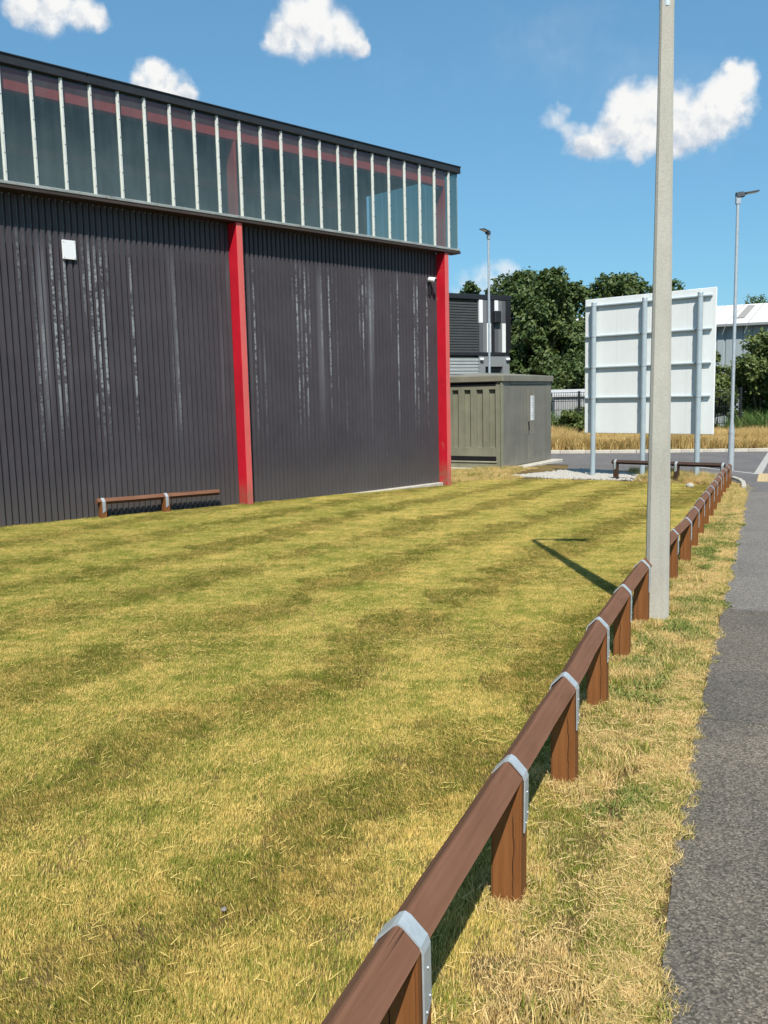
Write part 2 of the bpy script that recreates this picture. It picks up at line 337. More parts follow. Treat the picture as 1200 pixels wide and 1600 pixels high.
# carriageway to the right of the path, past a kerb
k0, k1 = right((-.9, -1.7), PW + .14), right((7.18, 17.62), PW + .14)
ground_sheet('carriageway', [k0, (k0[0] + 8, k0[1] - 3.3), (k1[0] + 8, k1[1] - 3.3), k1], .004, M_road, n=3)

M_kerb = simple('kerb_concrete', (.47, .43, .36), .85, 0, .25, 4, .2, dirt=((.25, .22, .17), .58, .75))
def kerb_run(name, pts, w=.14, h=.11, ln=.9, mat=M_kerb):
    root = obj(name, None, kind='structure'); 
    proto = MB(); proto.bbox(-.5 * ln + .004, .5 * ln - .004, -w / 2, w / 2, -.1, h, .012); pm = proto.mesh('kerbstone', mat)
    for a, b in zip(pts[:-1], pts[1:]):
        a = Vector((*a, 0)); b = Vector((*b, 0)); d = b - a; n = max(1, round(d.length / ln))
        for i in range(n):
            c = a + d * ((i + .5) / n)
            o = obj('kerbstone', pm, root, loc=(c.x, c.y, H(c.x, c.y) + random.uniform(-.004, .004)), rotz=math.atan2(d.y, d.x) + random.uniform(-.006, .006))
            o.scale = (d.length / n / ln, 1, 1)
    return root
kerb_run('kerb', [(-12, 34.98), (3.0, 34.75), (9.7, 34.35), (15, 34.75), (32, 35.6)], w=.22, h=.13)
kerb_run('path_kerb', [right((-.9, -1.7), PW + .07), right((7.18, 17.62), PW + .07)], w=.13, h=.09)
# curved edging round the end of the verge
kerb_run('edging', [(7.42, 18.35), (7.62, 18.85), (7.88, 19.55), (8.06, 20.2), (8.13, 20.75), (8.02, 21.2), (7.75, 21.6)], w=.09, h=.07, ln=.6)
# pale flush strips and the ribbed tactile slabs at the crossing
M_pale = simple('worn_white_marking', (.42, .40, .36), .85, 0, .2, 5, .15, dirt=((.2, .19, .17), .5, .7))
M_whiteline = simple('white_marking', (.66, .65, .62), .8, 0, .15, 6, .1)
M_buff = simple('buff_paving', (.50, .38, .20), .85, 0, .2, 5, .2)
def strip(name, a, b, w, dz, mat):
    a = Vector((*a, 0)); b = Vector((*b, 0)); d = (b - a).normalized(); n = Vector((-d.y, d.x, 0)) * w / 2
    return ground_sheet(name, [(p.x, p.y) for p in (a - n, b - n, b + n, a + n)], dz, mat)
strip('road_marking', (9.36, 22.3), (14.55, 33.6), .19, .017, M_pale)
strip('road_marking', (8.6, 27.2), (9.36, 22.35), .07, .018, M_whiteline)
rootT = obj('tactile_paving', None, kind='structure')
tdir = Vector((.40, .916, 0)).normalized(); tang = math.atan2(tdir.y, tdir.x)
tm = MB(); tm.bbox(-.196, .196, -.196, .196, -.03, .02, .004)
for k in range(6): tm.bbox(-.18, .18, -.165 + k * .066 - .014, -.165 + k * .066 + .014, .018, .030, .004)
tme = tm.mesh('paver', M_buff); tn = Vector((tdir.y, -tdir.x, 0))
for i in range(6):
    for j in range(6):
        p = Vector((8.44, 20.15, 0)) + tdir * (.4 * i) + tn * (.4 * j + .2)
        obj('paver', tme, rootT, loc=(p.x, p.y, H(p.x, p.y) + .012), rotz=tang)

# ================================================================== the dark clad building
BA = Vector((-5.193, 13.066)); BD = Vector((.7097, .7045)); ANG = math.atan2(BD.y, BD.x)
PITCH = .45; K0, K1 = -15, 21
bld = thing('industrial_building', 'long dark grey clad industrial unit with red columns and a high band of glazing', 'building', (BA.x, BA.y, 0), ANG)
# local frame: x along the front, y into the building, z up; y = 0 is the glass
def clad_mat():
    m, t, p = new_mat('dark_cladding')
    c = t.nodes.new('ShaderNodeTexCoord'); v = c.outputs['Object']
    sx = t.nodes.new('ShaderNodeSeparateXYZ'); t.links.new(v, sx.inputs[0]); X, Z = sx.outputs[0], sx.outputs[2]
    a = noise_n(t, 1.2, 5, .6, v); b = noise_n(t, 30, 4, .6, v, (1, 1, .15))
    col = ramp(t, mth('ADD', mth('MULTIPLY', a, .6, tree=t), mth('MULTIPLY', b, .4, tree=t), tree=t), [(.3, (.049, .043, .049)), (.7, (.076, .068, .076))])
    # vertical scour marks where the coating has worn to primer, in clusters and broken into dashes
    dash = noise_n(t, 20, 3, .7, v, (1, 1, 1.2)); dash2 = noise_n(t, 5, 4, .7, v, (1, 1, .5))
    zb = mth('MULTIPLY', smooth(t, Z, .6, 2.3), smooth(t, Z, 4.25, 3.6), tree=t)
    u = mth('DIVIDE', mth('WRAP', mth('SUBTRACT', X, 4.038, tree=t), 5.4, 0.0, tree=t), .09957, tree=t); rib = mth('FLOOR', u, tree=t); fr_ = mth('FRACT', u, tree=t)
    wn = t.nodes.new('ShaderNodeTexWhiteNoise'); wn.noise_dimensions = '2D'; cv = t.nodes.new('ShaderNodeCombineXYZ'); t.links.new(rib, cv.inputs[0]); t.links.new(mth('FLOOR', mth('DIVIDE', mth('SUBTRACT', X, 4.038, tree=t), 5.4, tree=t), tree=t), cv.inputs[1]); t.links.new(cv.outputs[0], wn.inputs['Vector'])
    clus = noise_n(t, 2.1, 2, .5, v, (1, 0, .06))
    pick = smooth(t, mth('ADD', mth('MULTIPLY', clus, 1.6, tree=t), mth('MULTIPLY', wn.outputs['Value'], .55, tree=t), tree=t), 1.16, 1.36)
    crest = mth('MULTIPLY', smooth(t, fr_, .38, .48), smooth(t, fr_, .86, .74), tree=t)
    topv = mth('MULTIPLY_ADD', wn.outputs['Value'], .9, .4, tree=t)
    kk = mth('MULTIPLY', mth('MULTIPLY', pick, crest, tree=t), smooth(t, Z, mth('ADD', topv, .0, tree=t), 2.6) if False else zb, tree=t)
    br = smooth(t, mth('MULTIPLY_ADD', dash2, .55, mth('MULTIPLY', dash, .45, tree=t), tree=t), .44, .56)
    kk = mth('MULTIPLY', kk, br, tree=t)
    col = mixc(t, mth('MULTIPLY', kk, .58, tree=t), col, (.44, .47, .47))
    soft = mth('MULTIPLY', mth('MULTIPLY', smooth(t, noise_n(t, 3.1, 2, .5, v, (1, 0, .03)), .6, .74), zb, tree=t), .25, tree=t)
    col = mixc(t, soft, col, (.30, .31, .33))
    chips = mth('MULTIPLY', smooth(t, noise_n(t, 15, 5, .75, v), .735, .75), smooth(t, Z, 3, 0), tree=t)
    col = mixc(t, chips, col, (.45, .45, .43))
    low = mth('MULTIPLY', smooth(t, Z, .7, -.35), .35, tree=t)
    col = mixc(t, low, col, (.13, .115, .09))
    t.links.new(col, p.inputs['Base Color']); p.inputs['Roughness'].default_value = .5; p.inputs['Specular IOR Level'].default_value = .22
    bump(t, p, b, .12, .004); return m
M_clad = clad_mat()
def clad_panel(x0, n, z0, z1, parent, yb=.235, pit=.1, depth=.036, mat=M_clad):
    """one profiled sheet: n trapezoid ribs"""
    prof = []
    for i in range(n):
        x = x0 + i * pit
        prof += [(x, yb + depth), (x + .018, yb + depth), (x + .030, yb), (x + .088, yb)]
    prof.append((x0 + n * pit, yb + depth))
    vs = [(x, y, z) for z in (z0, z1) for x, y in prof] ; k = len(prof)
    mb = MB(); mb.add(vs, [(i, i + 1, k + i + 1, k + i) for i in range(k - 1)])
    return mb.build('cladding_sheet', mat, parent)
cols = [-15, -3, 9, 21]
def colx(k): return k * PITCH - .135, k * PITCH - .012
for a, b in zip(cols[:-1], cols[1:]):
    xa, xb = colx(a)[1], colx(b)[0]; n = round((xb - xa) / .1); pit = (xb - xa) / n; i = 0
    while i < n:
        q = min(9, n - i)
        if n - i - q < 3: q = n - i
        clad_panel(xa + i * pit, q, -.75, 4.62, bld, yb=.235 + (.0015 if (i // 9) % 2 else 0), pit=pit); i += q
for k in cols:
    x0, x1 = colx(k)
    mb = MB(); mb.bbox(x0, x1, 0.0, .30, -.8, 4.598, .006)
    mb.build('column', M_red, bld); mb = MB()
    mb.bbox(x1 - .075, x1 - .022, .05, .28, 4.60, 5.955, .006)
    mb.build('column_head', M_redin, bld)
# sill, drip edge, soffit
mb = MB(); mb.bbox(K0 * PITCH - .2, 9.78, -.045, .05, 4.655, 4.70, .006); mb.build('sill', M_sill, bld)
mb = MB(); mb.bbox(K0 * PITCH - .2, 9.80, -.035, .235, 4.602, 4.652, .004); mb.build('soffit', M_soffit, bld)
# top fascia, in lengths with butt joints
fx = [K0 * PITCH - .2, -4.1, -1.4, 1.3, 4.0, 6.7, 9.80]
for a, b in zip(fx[:-1], fx[1:]):
    mb = MB(); mb.bbox(a + .002, b - .002, -.06, .25, 6.268, 6.40, .008); mb.box(a + .002, b - .002, -.075, .03, 6.395, 6.41); mb.build('fascia', M_dark, bld)
# glass
def glass_mat(name='tinted_glass', tint=(.55, .65, .63)):
    m, t, p = new_mat(name); t.nodes.remove(p); out = t.nodes['Material Output']
    tr = t.nodes.new('ShaderNodeBsdfTransparent'); tr.inputs[0].default_value = (*tint, 1)
    gl = t.nodes.new('ShaderNodeBsdfGlossy'); gl.inputs['Roughness'].default_value = .06; gl.inputs[0].default_value = (.75, .95, .97, 1)
    df = t.nodes.new('ShaderNodeBsdfDiffuse'); df.inputs[0].default_value = (.24, .31, .295, 1)
    fr = t.nodes.new('ShaderNodeFresnel'); gb_ = t.nodes.new('ShaderNodeNewGeometry'); t.links.new(mth('MULTIPLY_ADD', gb_.outputs['Backfacing'], 1 / 1.5 - 1.5, 1.5, tree=t), fr.inputs[0])
    n1 = noise_n(t, 1.3, 5, .6); n2 = noise_n(t, 9, 4, .6, stretch=(1, 1, .12))
    sz = t.nodes.new('ShaderNodeSeparateXYZ'); tcz = t.nodes.new('ShaderNodeTexCoord'); t.links.new(tcz.outputs['Object'], sz.inputs[0])
    low = smooth(t, sz.outputs[2], 6.0, 4.7)          # more diffuse, so paler, towards the sill
    nn_ = smooth(t, mth('ADD', mth('MULTIPLY', n1, .6, tree=t), mth('MULTIPLY', n2, .4, tree=t), tree=t), .36, .68)
    dirt = mth('ADD', mth('MULTIPLY', nn_, .10, tree=t), mth('MULTIPLY_ADD', low, .15, .075, tree=t), tree=t)  # uneven dirt, plus the paler ramp towards the sill
    m1 = t.nodes.new('ShaderNodeMixShader'); t.links.new(dirt, m1.inputs[0]); t.links.new(tr.outputs[0], m1.inputs[1]); t.links.new(df.outputs[0], m1.inputs[2])
    m2 = t.nodes.new('ShaderNodeMixShader'); t.links.new(mth('MULTIPLY', fr.outputs[0], 1.25, tree=t), m2.inputs[0]); t.links.new(m1.outputs[0], m2.inputs[1]); t.links.new(gl.outputs[0], m2.inputs[2])
    bp = t.nodes.new('ShaderNodeBump'); bp.inputs['Strength'].default_value = .25; bp.inputs['Distance'].default_value = .02; t.links.new(noise_n(t, 2.0, 2, .5), bp.inputs['Height'])
    t.links.new(bp.outputs[0], gl.inputs['Normal']); t.links.new(m2.outputs[0], out.inputs[0]); return m
M_glass = glass_mat(); M_endglass = glass_mat('end_glass', (.40, .47, .42))
for k in range(K0, K1):
    j = random.uniform(-.004, .004); i0, i1 = k * PITCH + .004, (k + 1) * PITCH - .004
    mb = MB(); mb.add([(i0, j, 4.695), (i1, -j, 4.695), (i1, -j + .002, 6.272), (i0, j + .002, 6.272)], [(0, 1, 2, 3)]); mb.build('glass_pane', M_glass, bld)
mb = MB(); mb.add([(K1 * PITCH + .004, 0, 4.695), (9.725, 0, 4.695), (9.725, 0, 6.272), (K1 * PITCH + .004, 0, 6.272)], [(0, 1, 2, 3)]); mb.build('glass_pane', M_glass, bld)
for q in range(6):
    mb = MB(); y0, y1 = .006 + q * .45, .45 + q * .45
    mb.add([(9.727, y0, 4.695), (9.727, y1, 4.695), (9.727, y1, 6.272), (9.727, y0, 6.272)], [(0, 1, 2, 3)]); mb.build('glass_pane', M_endglass, bld)
# aluminium glazing bars with their cap screws
mb = MB(); mb.bbox(-.017, .017, -.032, -.006, 4.69, 6.266, .005); mb.box(-.028, .028, -.010, .012, 4.692, 6.262)
mbb = MB()
for i in range(6): mbb.tube([(0, -.032, 4.82 + i * .26), (0, -.038, 4.82 + i * .26)], [.008, .006], 6)
bar_me = mb.mesh('glazing_bar', M_alu); bolt_me = mbb.mesh('screws', M_dark)
for k in range(K0, K1 + 1):
    o = obj('glazing_bar', bar_me, bld, loc=(k * PITCH, 0, 0)); obj('screws', bolt_me, o)
mb = MB(); mb.bbox(9.715, 9.735, -.012, .010, 4.69, 6.266, .004); mb.build('corner_trim', simple('corner_trim', (.2, .26, .26), .4, .3), bld)
# steel inside: eaves beam, purlin, rafters; and the hall itself
mb = MB(); mb.box(K0 * PITCH, 9.40, .045, .20, 5.96, 6.25); mb.build('eaves_beam', M_redin, bld)
mb = MB(); mb.box(K0 * PITCH, 9.3, 3.0, 3.18, 5.92, 6.06); mb.build('purlin', M_redin, bld)
XL, XR, DP = K0 * PITCH - .12, 9.70, 13.0
mb = MB(); mb.box(XL, XR, DP - .2, DP, -.9, 6.3); mb.build('wall', M_interior, bld)
mb = MB(); mb.box(XL, XL + .1, .3, DP - .2, -.9, 6.26); mb.build('wall', M_interior, bld)
mb = MB(); mb.box(XR - .1, XR, .3, DP - .2, -.9, 4.6); mb.build('end_wall', M_clad, bld)
mb = MB(); mb.box(XR - .1, XR, 2.75, DP - .2, 4.6, 6.26); mb.build('end_wall', M_clad, bld)
mb = MB(); mb.box(XL, XR - .1, .3, DP - .2, -.9, -.5); mb.build('floor_slab', M_interior, bld)
mb = MB(); mb.box(XL - .05, 9.78, .26, DP + .1, 6.27, 6.38); mb.build('roof', M_roof, bld)
mb = MB(); mb.box(XL + .2, XR - .2, .27, .33, 3.9, 4.60); mb.build('wall_lining', M_interior, bld)
# concrete strip at the foot of the wall in the far bay
mb = MB(); mb.bbox(4.1, 9.3, .12, .30, -.9, -.33, .01); mb.build('plinth', M_kerb, bld)
def bpt(x, y, z): 
    c, s = BD.x, BD.y; return (BA.x + c * x - s * y, BA.y + s * x + c * y, z)
# things fixed to the wall
sb = thing('wall_plate', 'small blank white square plate screwed high on the dark cladding', 'plate', bpt(.97, .215, 3.74), ANG)
mb = MB(); mb.bbox(-.105, .105, -.018, .012, 0, .28, .004); mb.build('plate', M_white, sb)
mb = MB()
for x in (-.085, .085):
    for z in (.025, .255): mb.tube([(x, -.018, z), (x, -.024, z)], [.008, .006], 8)
mb.build('screws', M_galv, sb)
cc = thing('security_camera', 'white bullet security camera on a dark bracket beside the last red column', 'security camera', bpt(9.06, .20, 3.70), ANG)
mb = MB(); mb.bbox(-.03, .03, 0, .035, 0, .28, .006); mb.tube([(0, .01, .25), (0, -.05, .29)], [.022, .022], 8); mb.build('bracket', M_black, cc)
mb = MB(); mb.tube([(-.03, .02, .335), (-.025, 0, .33), (0, -.13, .305), (.004, -.15, .30)], [.04, .056, .056, .05], 14); mb.build('housing', M_white, cc)
mb = MB(); mb.tube([(.004, -.149, .30), (.005, -.156, .2985)], [.042, .042], 14); mb.build('lens', M_black, cc)

# ================================================================== knee rail fences
RIDGE = .485; HD = .0545; PWD = .0495
def make_fence(name, label, pts, rh=RIDGE, start_ext=.0, end_ext=.0, group='low timber knee rails', mats=None):
    mr_, mp_ = mats or (M_rail, M_post)
    """posts notched to carry a square rail set on edge, a galvanised strap over each post"""
    z0 = H(*pts[0]); root = thing(name, label, 'fence', (pts[0][0], pts[0][1], z0), 0, group)
    o0 = Vector((pts[0][0], pts[0][1], z0))
    P = [Vector((x, y, H(x, y))) - o0 for x, y in pts]
    for i, p in enumerate(P):
        d = (P[min(i + 1, len(P) - 1)] - P[max(i - 1, 0)]); a = math.atan2(d.y, d.x) + random.uniform(-.03, .03)
        w = PWD * random.uniform(.97, 1.04); top = rh - HD * 1.02; jt = random.uniform(-.008, .008)
        mb = MB(); n = 0.004
        # five-sided notch profile (in the plane across the rail), extruded along the rail
        prof = [(-w, -.35), (w, -.35), (w, top), (0, top - w), (-w, top)]
        bm = bmesh.new(); fr = [bm.verts.new((-w, y, z)) for y, z in prof]; bk = [bm.verts.new((w, y, z)) for y, z in prof]
        bm.faces.new(fr); bm.faces.new(bk[::-1])
        for k in range(5): bm.faces.new((fr[k], bk[k], bk[(k + 1) % 5], fr[(k + 1) % 5]))
        bmesh.ops.recalc_face_normals(bm, faces=bm.faces)
        es = [e for e in bm.edges if abs((e.verts[0].co - e.verts[1].co).normalized().z) > .95]
        bmesh.ops.bevel(bm, geom=es, offset=.006, segments=2, affect='EDGES')
        mb.bm(bm); po = mb.build('post', mp_, root, loc=p, rotz=a); po.rotation_euler.x = random.uniform(-.012, .012); po.rotation_euler.y = random.uniform(-.012, .012)
        # strap
        t_ = .005; sw = .026; g = HD + .002; r_ = rh
        path = [(-(w + .001), top - .16 + .0), (-(w + .001), top - .002), (-(w - .004), top + .008)] 
        right_ = [(w + .003, top - .165), (w + .003, top - .004), (w - .002, top + .010)]
        apex = [(-.010, r_ - .006), (0, r_ - .001), (.010, r_ - .006)]
        line = [(-w - .003, top - .18), (-w - .003, top - .004), (-w + .002, top + .010)] + apex + [(w - .002, top + .010), (w + .003, top - .004), (w + .003, top - .05)]
        mb = MB(); nl = len(line); vs = []
        for k, (y, z) in enumerate(line):
            ya, za = line[max(k - 1, 0)]; yb, zb_ = line[min(k + 1, nl - 1)]
            ty, tz = yb - ya, zb_ - za; q = math.hypot(ty, tz); ny, nz_ = -tz / q, ty / q
            cut = .035 if k == 0 else 0
            for sx in (-1, 1): 
                zz = z + (cut if sx > 0 else 0)
                vs += [(sx * sw, y, zz), (sx * sw, y + ny * t_, zz + nz_ * t_)]
        fs = []
        for k in range(nl - 1):
            b = 4 * k; c = 4 * (k + 1)
            fs += [(b + 1, b + 3, c + 3, c + 1), (b, c, c + 2, b + 2), (b, b + 1, c + 1, c), (b + 2, c + 2, c + 3, b + 3)]
        e = 4 * (nl - 1); fs += [(0, 2, 3, 1), (e, e + 1, e + 3, e + 2)]
        mb.add(vs, fs); so_ = mb.build('strap', M_strap, po)
        for p_ in so_.data.polygons: p_.use_smooth = False
        mb = MB()
        for zz, xx in ((top - .150, -.012), (top - .125, .012), (top - .05, 0)): mb.tube([(xx, -w - .007, zz), (xx, -w - .011, zz)], [.0035, .003], 6)
        mb.build('nails', M_galv, so_)
    # rail lengths: run post to post in one or two spans, butted under a strap
    i = 0
    while i < len(P) - 1:
        j = min(len(P) - 1, i + 2)
        span = P[i:j + 1]; d = span[-1] - span[0]
        a = span[0].copy(); b = span[-1].copy()
        if i == 0: a -= d.normalized() * start_ext
        if j == len(P) - 1: b += d.normalized() * end_ext
        for p0, p1 in zip([a] + span[1:-1], span[1:-1] + [b]):
            pass
        pts3 = [a] + span[1:-1] + [b]
        mb = MB(); prev = []
        hd = HD * .98; cf = .008
        sect = [(-hd + cf, -cf), (-hd, 0), (-hd + cf, cf), (-cf, hd - cf * .6), (0, hd - cf * .2), (cf, hd - cf * .6), (hd - cf, cf), (hd, 0), (hd - cf, -cf), (cf, -hd + cf), (-cf, -hd + cf)]
        ns = len(sect); L0 = pts3[0]; dirn = (pts3[-1] - pts3[0]).normalized(); rotm = dirn.to_track_quat('X', 'Z').to_matrix()
        # split each span a few times for slight unevenness
        fine = []
        for p0, p1 in zip(pts3[:-1], pts3[1:]): fine += [p0.lerp(p1, q / 4) for q in range(4)]
        fine.append(pts3[-1])
        vs = []
        for q, pt in enumerate(fine):
            off = rotm.inverted() @ (pt - L0)
            off = off + Vector((0, random.uniform(-.002, .002), rh - HD + random.uniform(-.002, .002)))
            if q == 0: off.x += .003
            if q == len(fine) - 1: off.x -= .003
            vs += [off + Vector((0, y, z)) for y, z in sect]
        fs = []
        for q in range(len(fine) - 1):
            for k in range(ns): fs.append((q * ns + k, q * ns + (k + 1) % ns, (q + 1) * ns + (k + 1) % ns, (q + 1) * ns + k))
        fs += [tuple(range(ns - 1, -1, -1)), tuple(range((len(fine) - 1) * ns, len(fine) * ns))]
        mb.add(vs, [f[::-1] for f in fs]); ro = mb.build('rail', mr_, root, loc=L0); ro.rotation_euler = rotm.to_euler()
        i = j
    return root
fpts = [(-.70, .05), (-.33, .96), (.02, 1.86), (.385, 2.78), (.76, 3.71), (1.15, 4.74), (1.53, 5.67), (1.93, 6.62), (2.33, 7.48), (2.73, 8.38), (3.17, 9.31), (3.62, 10.36), (4.07, 11.42), (4.48, 12.38), (4.89, 13.32), (5.30, 14.28), (5.73, 15.26), (6.14, 16.25), (6.56, 17.2), (6.98, 18.12), (7.37, 19.02)]
make_fence('knee_rail', 'long brown timber knee rail running between the lawn and the asphalt path', fpts, start_ext=.3, end_ext=.05)
SD = Vector((.737, -.676)).normalized()
f2e = Vector((7.37, 19.02)) - SD * .12
f2 = [f2e - SD * t_ for t_ in (2.52, 1.05, .0)]
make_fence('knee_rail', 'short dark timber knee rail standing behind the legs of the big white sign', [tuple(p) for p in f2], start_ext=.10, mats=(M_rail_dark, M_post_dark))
w3 = [bpt(x, .10, 0)[:2] for x in (1.19, 2.32)]
f3 = make_fence('knee_rail', 'short brown knee rail set close against the dark clad wall left of the red column', w3, rh=.30, start_ext=.10, end_ext=1.05)
f3.location.z += .02

# ================================================================== concrete lamp column by the rail
def conc_mat():
    m, t, p = new_mat('lamp_concrete')
    a = noise_n(t, 3, 6, .65, stretch=(1, 1, .4)); b = noise_n(t, 60, 4, .7); c = noise_n(t, 9, 5, .7)
    col = ramp(t, mth('ADD', mth('MULTIPLY', a, .6, tree=t), mth('MULTIPLY', b, .4, tree=t), tree=t), [(.32, (.33, .31, .26)), (.68, (.50, .48, .41))])
    col = mixc(t, smooth(t, c, .70, .74), col, (.22, .20, .16)); col = mixc(t, mth('MULTIPLY', smooth(t, noise_n(t, 2.5, 5, .6, stretch=(3, 3, .15)), .55, .75), .35, tree=t), col, (.25, .235, .2))
    t.links.new(col, p.inputs['Base Color']); p.inputs['Roughness'].default_value = .9; bump(t, p, b, .5, .004); return m
M_conc = conc_mat()
PX, PY = 2.10, 6.80; PZ = H(PX, PY)
pole = thing('street_lamp', 'tall tapering concrete lamp column standing close beside the knee rail', 'street lamp', (PX, PY, PZ), math.radians(-14))
mb = MB()
def oct_ring(w, z, c=.28): 
    k = w / 2; q = k * (1 - c)
    return [Vector((x, y, z)) for x, y in ((-q, -k), (q, -k), (k, -q), (k, q), (q, k), (-q, k), (-k, q), (-k, -q))]
rings = [(-.4, .178), (0, .176), (.9, .162), (2.0, .141), (3.2, .118), (4.50, .0955)]
vs = [v for z, w in rings for v in oct_ring(w, z)]; fs = [(i * 8 + k, i * 8 + (k + 1) % 8, (i + 1) * 8 + (k + 1) % 8, (i + 1) * 8 + k) for i in range(len(rings) - 1) for k in range(8)]
mb.add(vs, fs + [tuple(range(7, -1, -1)), tuple(range(40, 48))]); mb.build('column', M_conc, pole)
mb = MB(); mb.box(.0905, .0925, -.012, -.008, .05, 1.2); mb.build('seam', M_dark, pole)
mb = MB(); mb.tube([(0, 0, 4.50), (0, 0, 5.35), (.02, 0, 5.50), (.12, 0, 5.58), (.34, 0, 5.60)], [.046, .044, .042, .038, .034], 12); mb.build('arm', M_galv, pole)
mb = MB(); mb.tube([(0, 0, 4.46), (0, 0, 4.54)], [.053, .053], 12); mb.build('collar', M_galv, pole)
mb = MB(); mb.bbox(.30, .72, -.10, .10, 5.56, 5.65, .03); mb.build('lamp_head', M_galv, pole)
mb = MB(); mb.bbox(.36, .70, -.075, .075, 5.545, 5.562, .004); mb.build('diffuser', M_white, pole)

# ================================================================== galvanised lamp posts beyond
def led_lamp(name, label, loc, h, head_ang, tilt, thick_h=1.0):
    root = thing(name, label, 'street lamp', loc, head_ang, 'galvanised street lamps by the road')
    mb = MB(); mb.tube([(0, 0, -.3), (0, 0, thick_h)], [.078, .078], 14); mb.build('base_tube', M_galv, root)
    mb = MB(); mb.tube([(0, 0, thick_h), (0, 0, thick_h + .03), (0, 0, thick_h + .26), (0, 0, thick_h + .30)], [.082, .082, .05, .05], 14); mb.build('shoulder', M_strap, root)
    mb = MB(); mb.tube([(0, 0, thick_h + .2), (0, 0, thick_h + 1.5), (0, 0, h - .25)], [.048, .045, .040], 12); mb.build('pole', M_galv, root)
    mb = MB(); mb.bbox(-.06, .06, -.05, .05, h - .34, h - .14, .012); mb.build('bracket', M_galv, root)
    R_ = Matrix.Translation((0, 0, h - .10)) @ Matrix.Rotation(-tilt, 4, 'Y')
    mb = MB(); mb.bbox(-.06, .16, -.07, .07, -.08, .04, .02, mat=R_); mb.bbox(.15, .52, -.11, .11, -.010, .024, .010, mat=R_)
    for q in range(4): mb.box(-.05 + q * .05, -.035 + q * .05, -.06, .06, .038, .058, mat=R_)
    mb.build('lamp_head', simple('lamp_head_grey', (.10, .11, .12), .45, .3), root)
    mb = MB(); mb.bbox(.22, .50, -.085, .085, -.020, -.0085, .003, mat=R_); mb.build('diffuser', M_white, root)
    return root
led_lamp('street_lamp', 'slim galvanised street lamp rising at the far end of the long knee rail', (9.30, 23.9, H(9.3, 23.9)), 7.22, math.radians(0), math.radians(8))
led_lamp('street_lamp', 'slim galvanised street lamp rising behind the olive cabinet', (3.99, 33.3, H(3.99, 33.3)), 8.15, math.radians(236), math.radians(6))

# ================================================================== big sign seen from behind
sgA, sgB = Vector((5.0, 22.2)), Vector((7.36, 20.0)); SGD = (sgB - sgA); SGL = SGD.length; SGD.normalize()
sg = thing('sign_board', 'large white sign board seen from its plain back, on three grey tube legs', 'sign', (sgA.x, sgA.y, -.5), math.atan2(SGD.y, SGD.x))
M_board = simple('sign_sheet', (.77, .79, .77), .45, 0, .05, 1.5, .03, stretch=(1, 1, .3), dirt=((.55, .57, .58), .6, .85))
seams = [0, SGL * .26, SGL * .52, SGL * .80, SGL]
for a, b in zip(seams[:-1], seams[1:]):
    mb = MB(); mb.box(a + .0015, b - .0015, .006, .018, 1.085, 4.285)
    mb.build('board_panel', M_board, sg)
mb = MB(); mb.bbox(-.012, SGL + .012, .0185, .032, 1.075, 4.295, .003); mb.build('front_sheet', M_white, sg)
for z in (1.93, 2.66, 3.40, 4.12):
    mb = MB(); mb.bbox(.02, SGL - .07, -.055, .004, z - .016, z + .016, .004); mb.build('cross_rail', M_galv_blue, sg)
for t_ in (.30, 1.61, SGL - .30):
    mb = MB(); mb.tube([(t_, -.115, -.3), (t_, -.115, 4.18)], [.060, .060], 16); po = mb.build('leg', M_galv_blue, sg)
    mb = MB(); mb.tube([(t_, -.115, 4.18), (t_, -.115, 4.20)], [.063, .058], 16); mb.build('cap', M_galv, po)
    mb = MB()
    for z in (1.93, 2.66, 3.40, 4.12): mb.tube([(t_, -.115, z - .02), (t_, -.115, z + .02)], [.065, .065], 16, cap=True)
    mb.build('clamps', M_galv, po)

# ================================================================== olive electricity cabinet
def cab_mat(name, c, st):
    m, t, p = new_mat(name)
    a = noise_n(t, 1.6, 6, .65); b = noise_n(t, 40, 4, .7); s_ = noise_n(t, 6, 5, .65, stretch=(1, 1, .1))
    k = mth('ADD', mth('MULTIPLY', a, .5, tree=t), mth('ADD', mth('MULTIPLY', b, .2, tree=t), mth('MULTIPLY', s_, .3, tree=t), tree=t), tree=t)
    col = ramp(t, k, [(.34, tuple(x * .72 for x in c)), (.5, c), (.66, tuple(x * 1.25 for x in c))])
    col = mixc(t, mth('MULTIPLY', smooth(t, s_, .52, .72), st, tree=t), col, (.20, .18, .14))
    t.links.new(col, p.inputs['Base Color']); p.inputs['Roughness'].default_value = .6; bump(t, p, b, .2, .004); return m
M_cab = cab_mat('olive_panel', (.215, .213, .150), .22); M_cabd = cab_mat('weathered_olive_door', (.185, .172, .138), .5); M_cabroof = cab_mat('cabinet_roof', (.21, .195, .145), .5)
CA = math.radians(58); CL, CWD, CH = 3.72, 2.3, 2.47
cab = thing('electricity_cabinet', 'olive green electricity cabinet with recessed side panels and double doors', 'cabinet', (3.39, 25.37, -.56), CA)
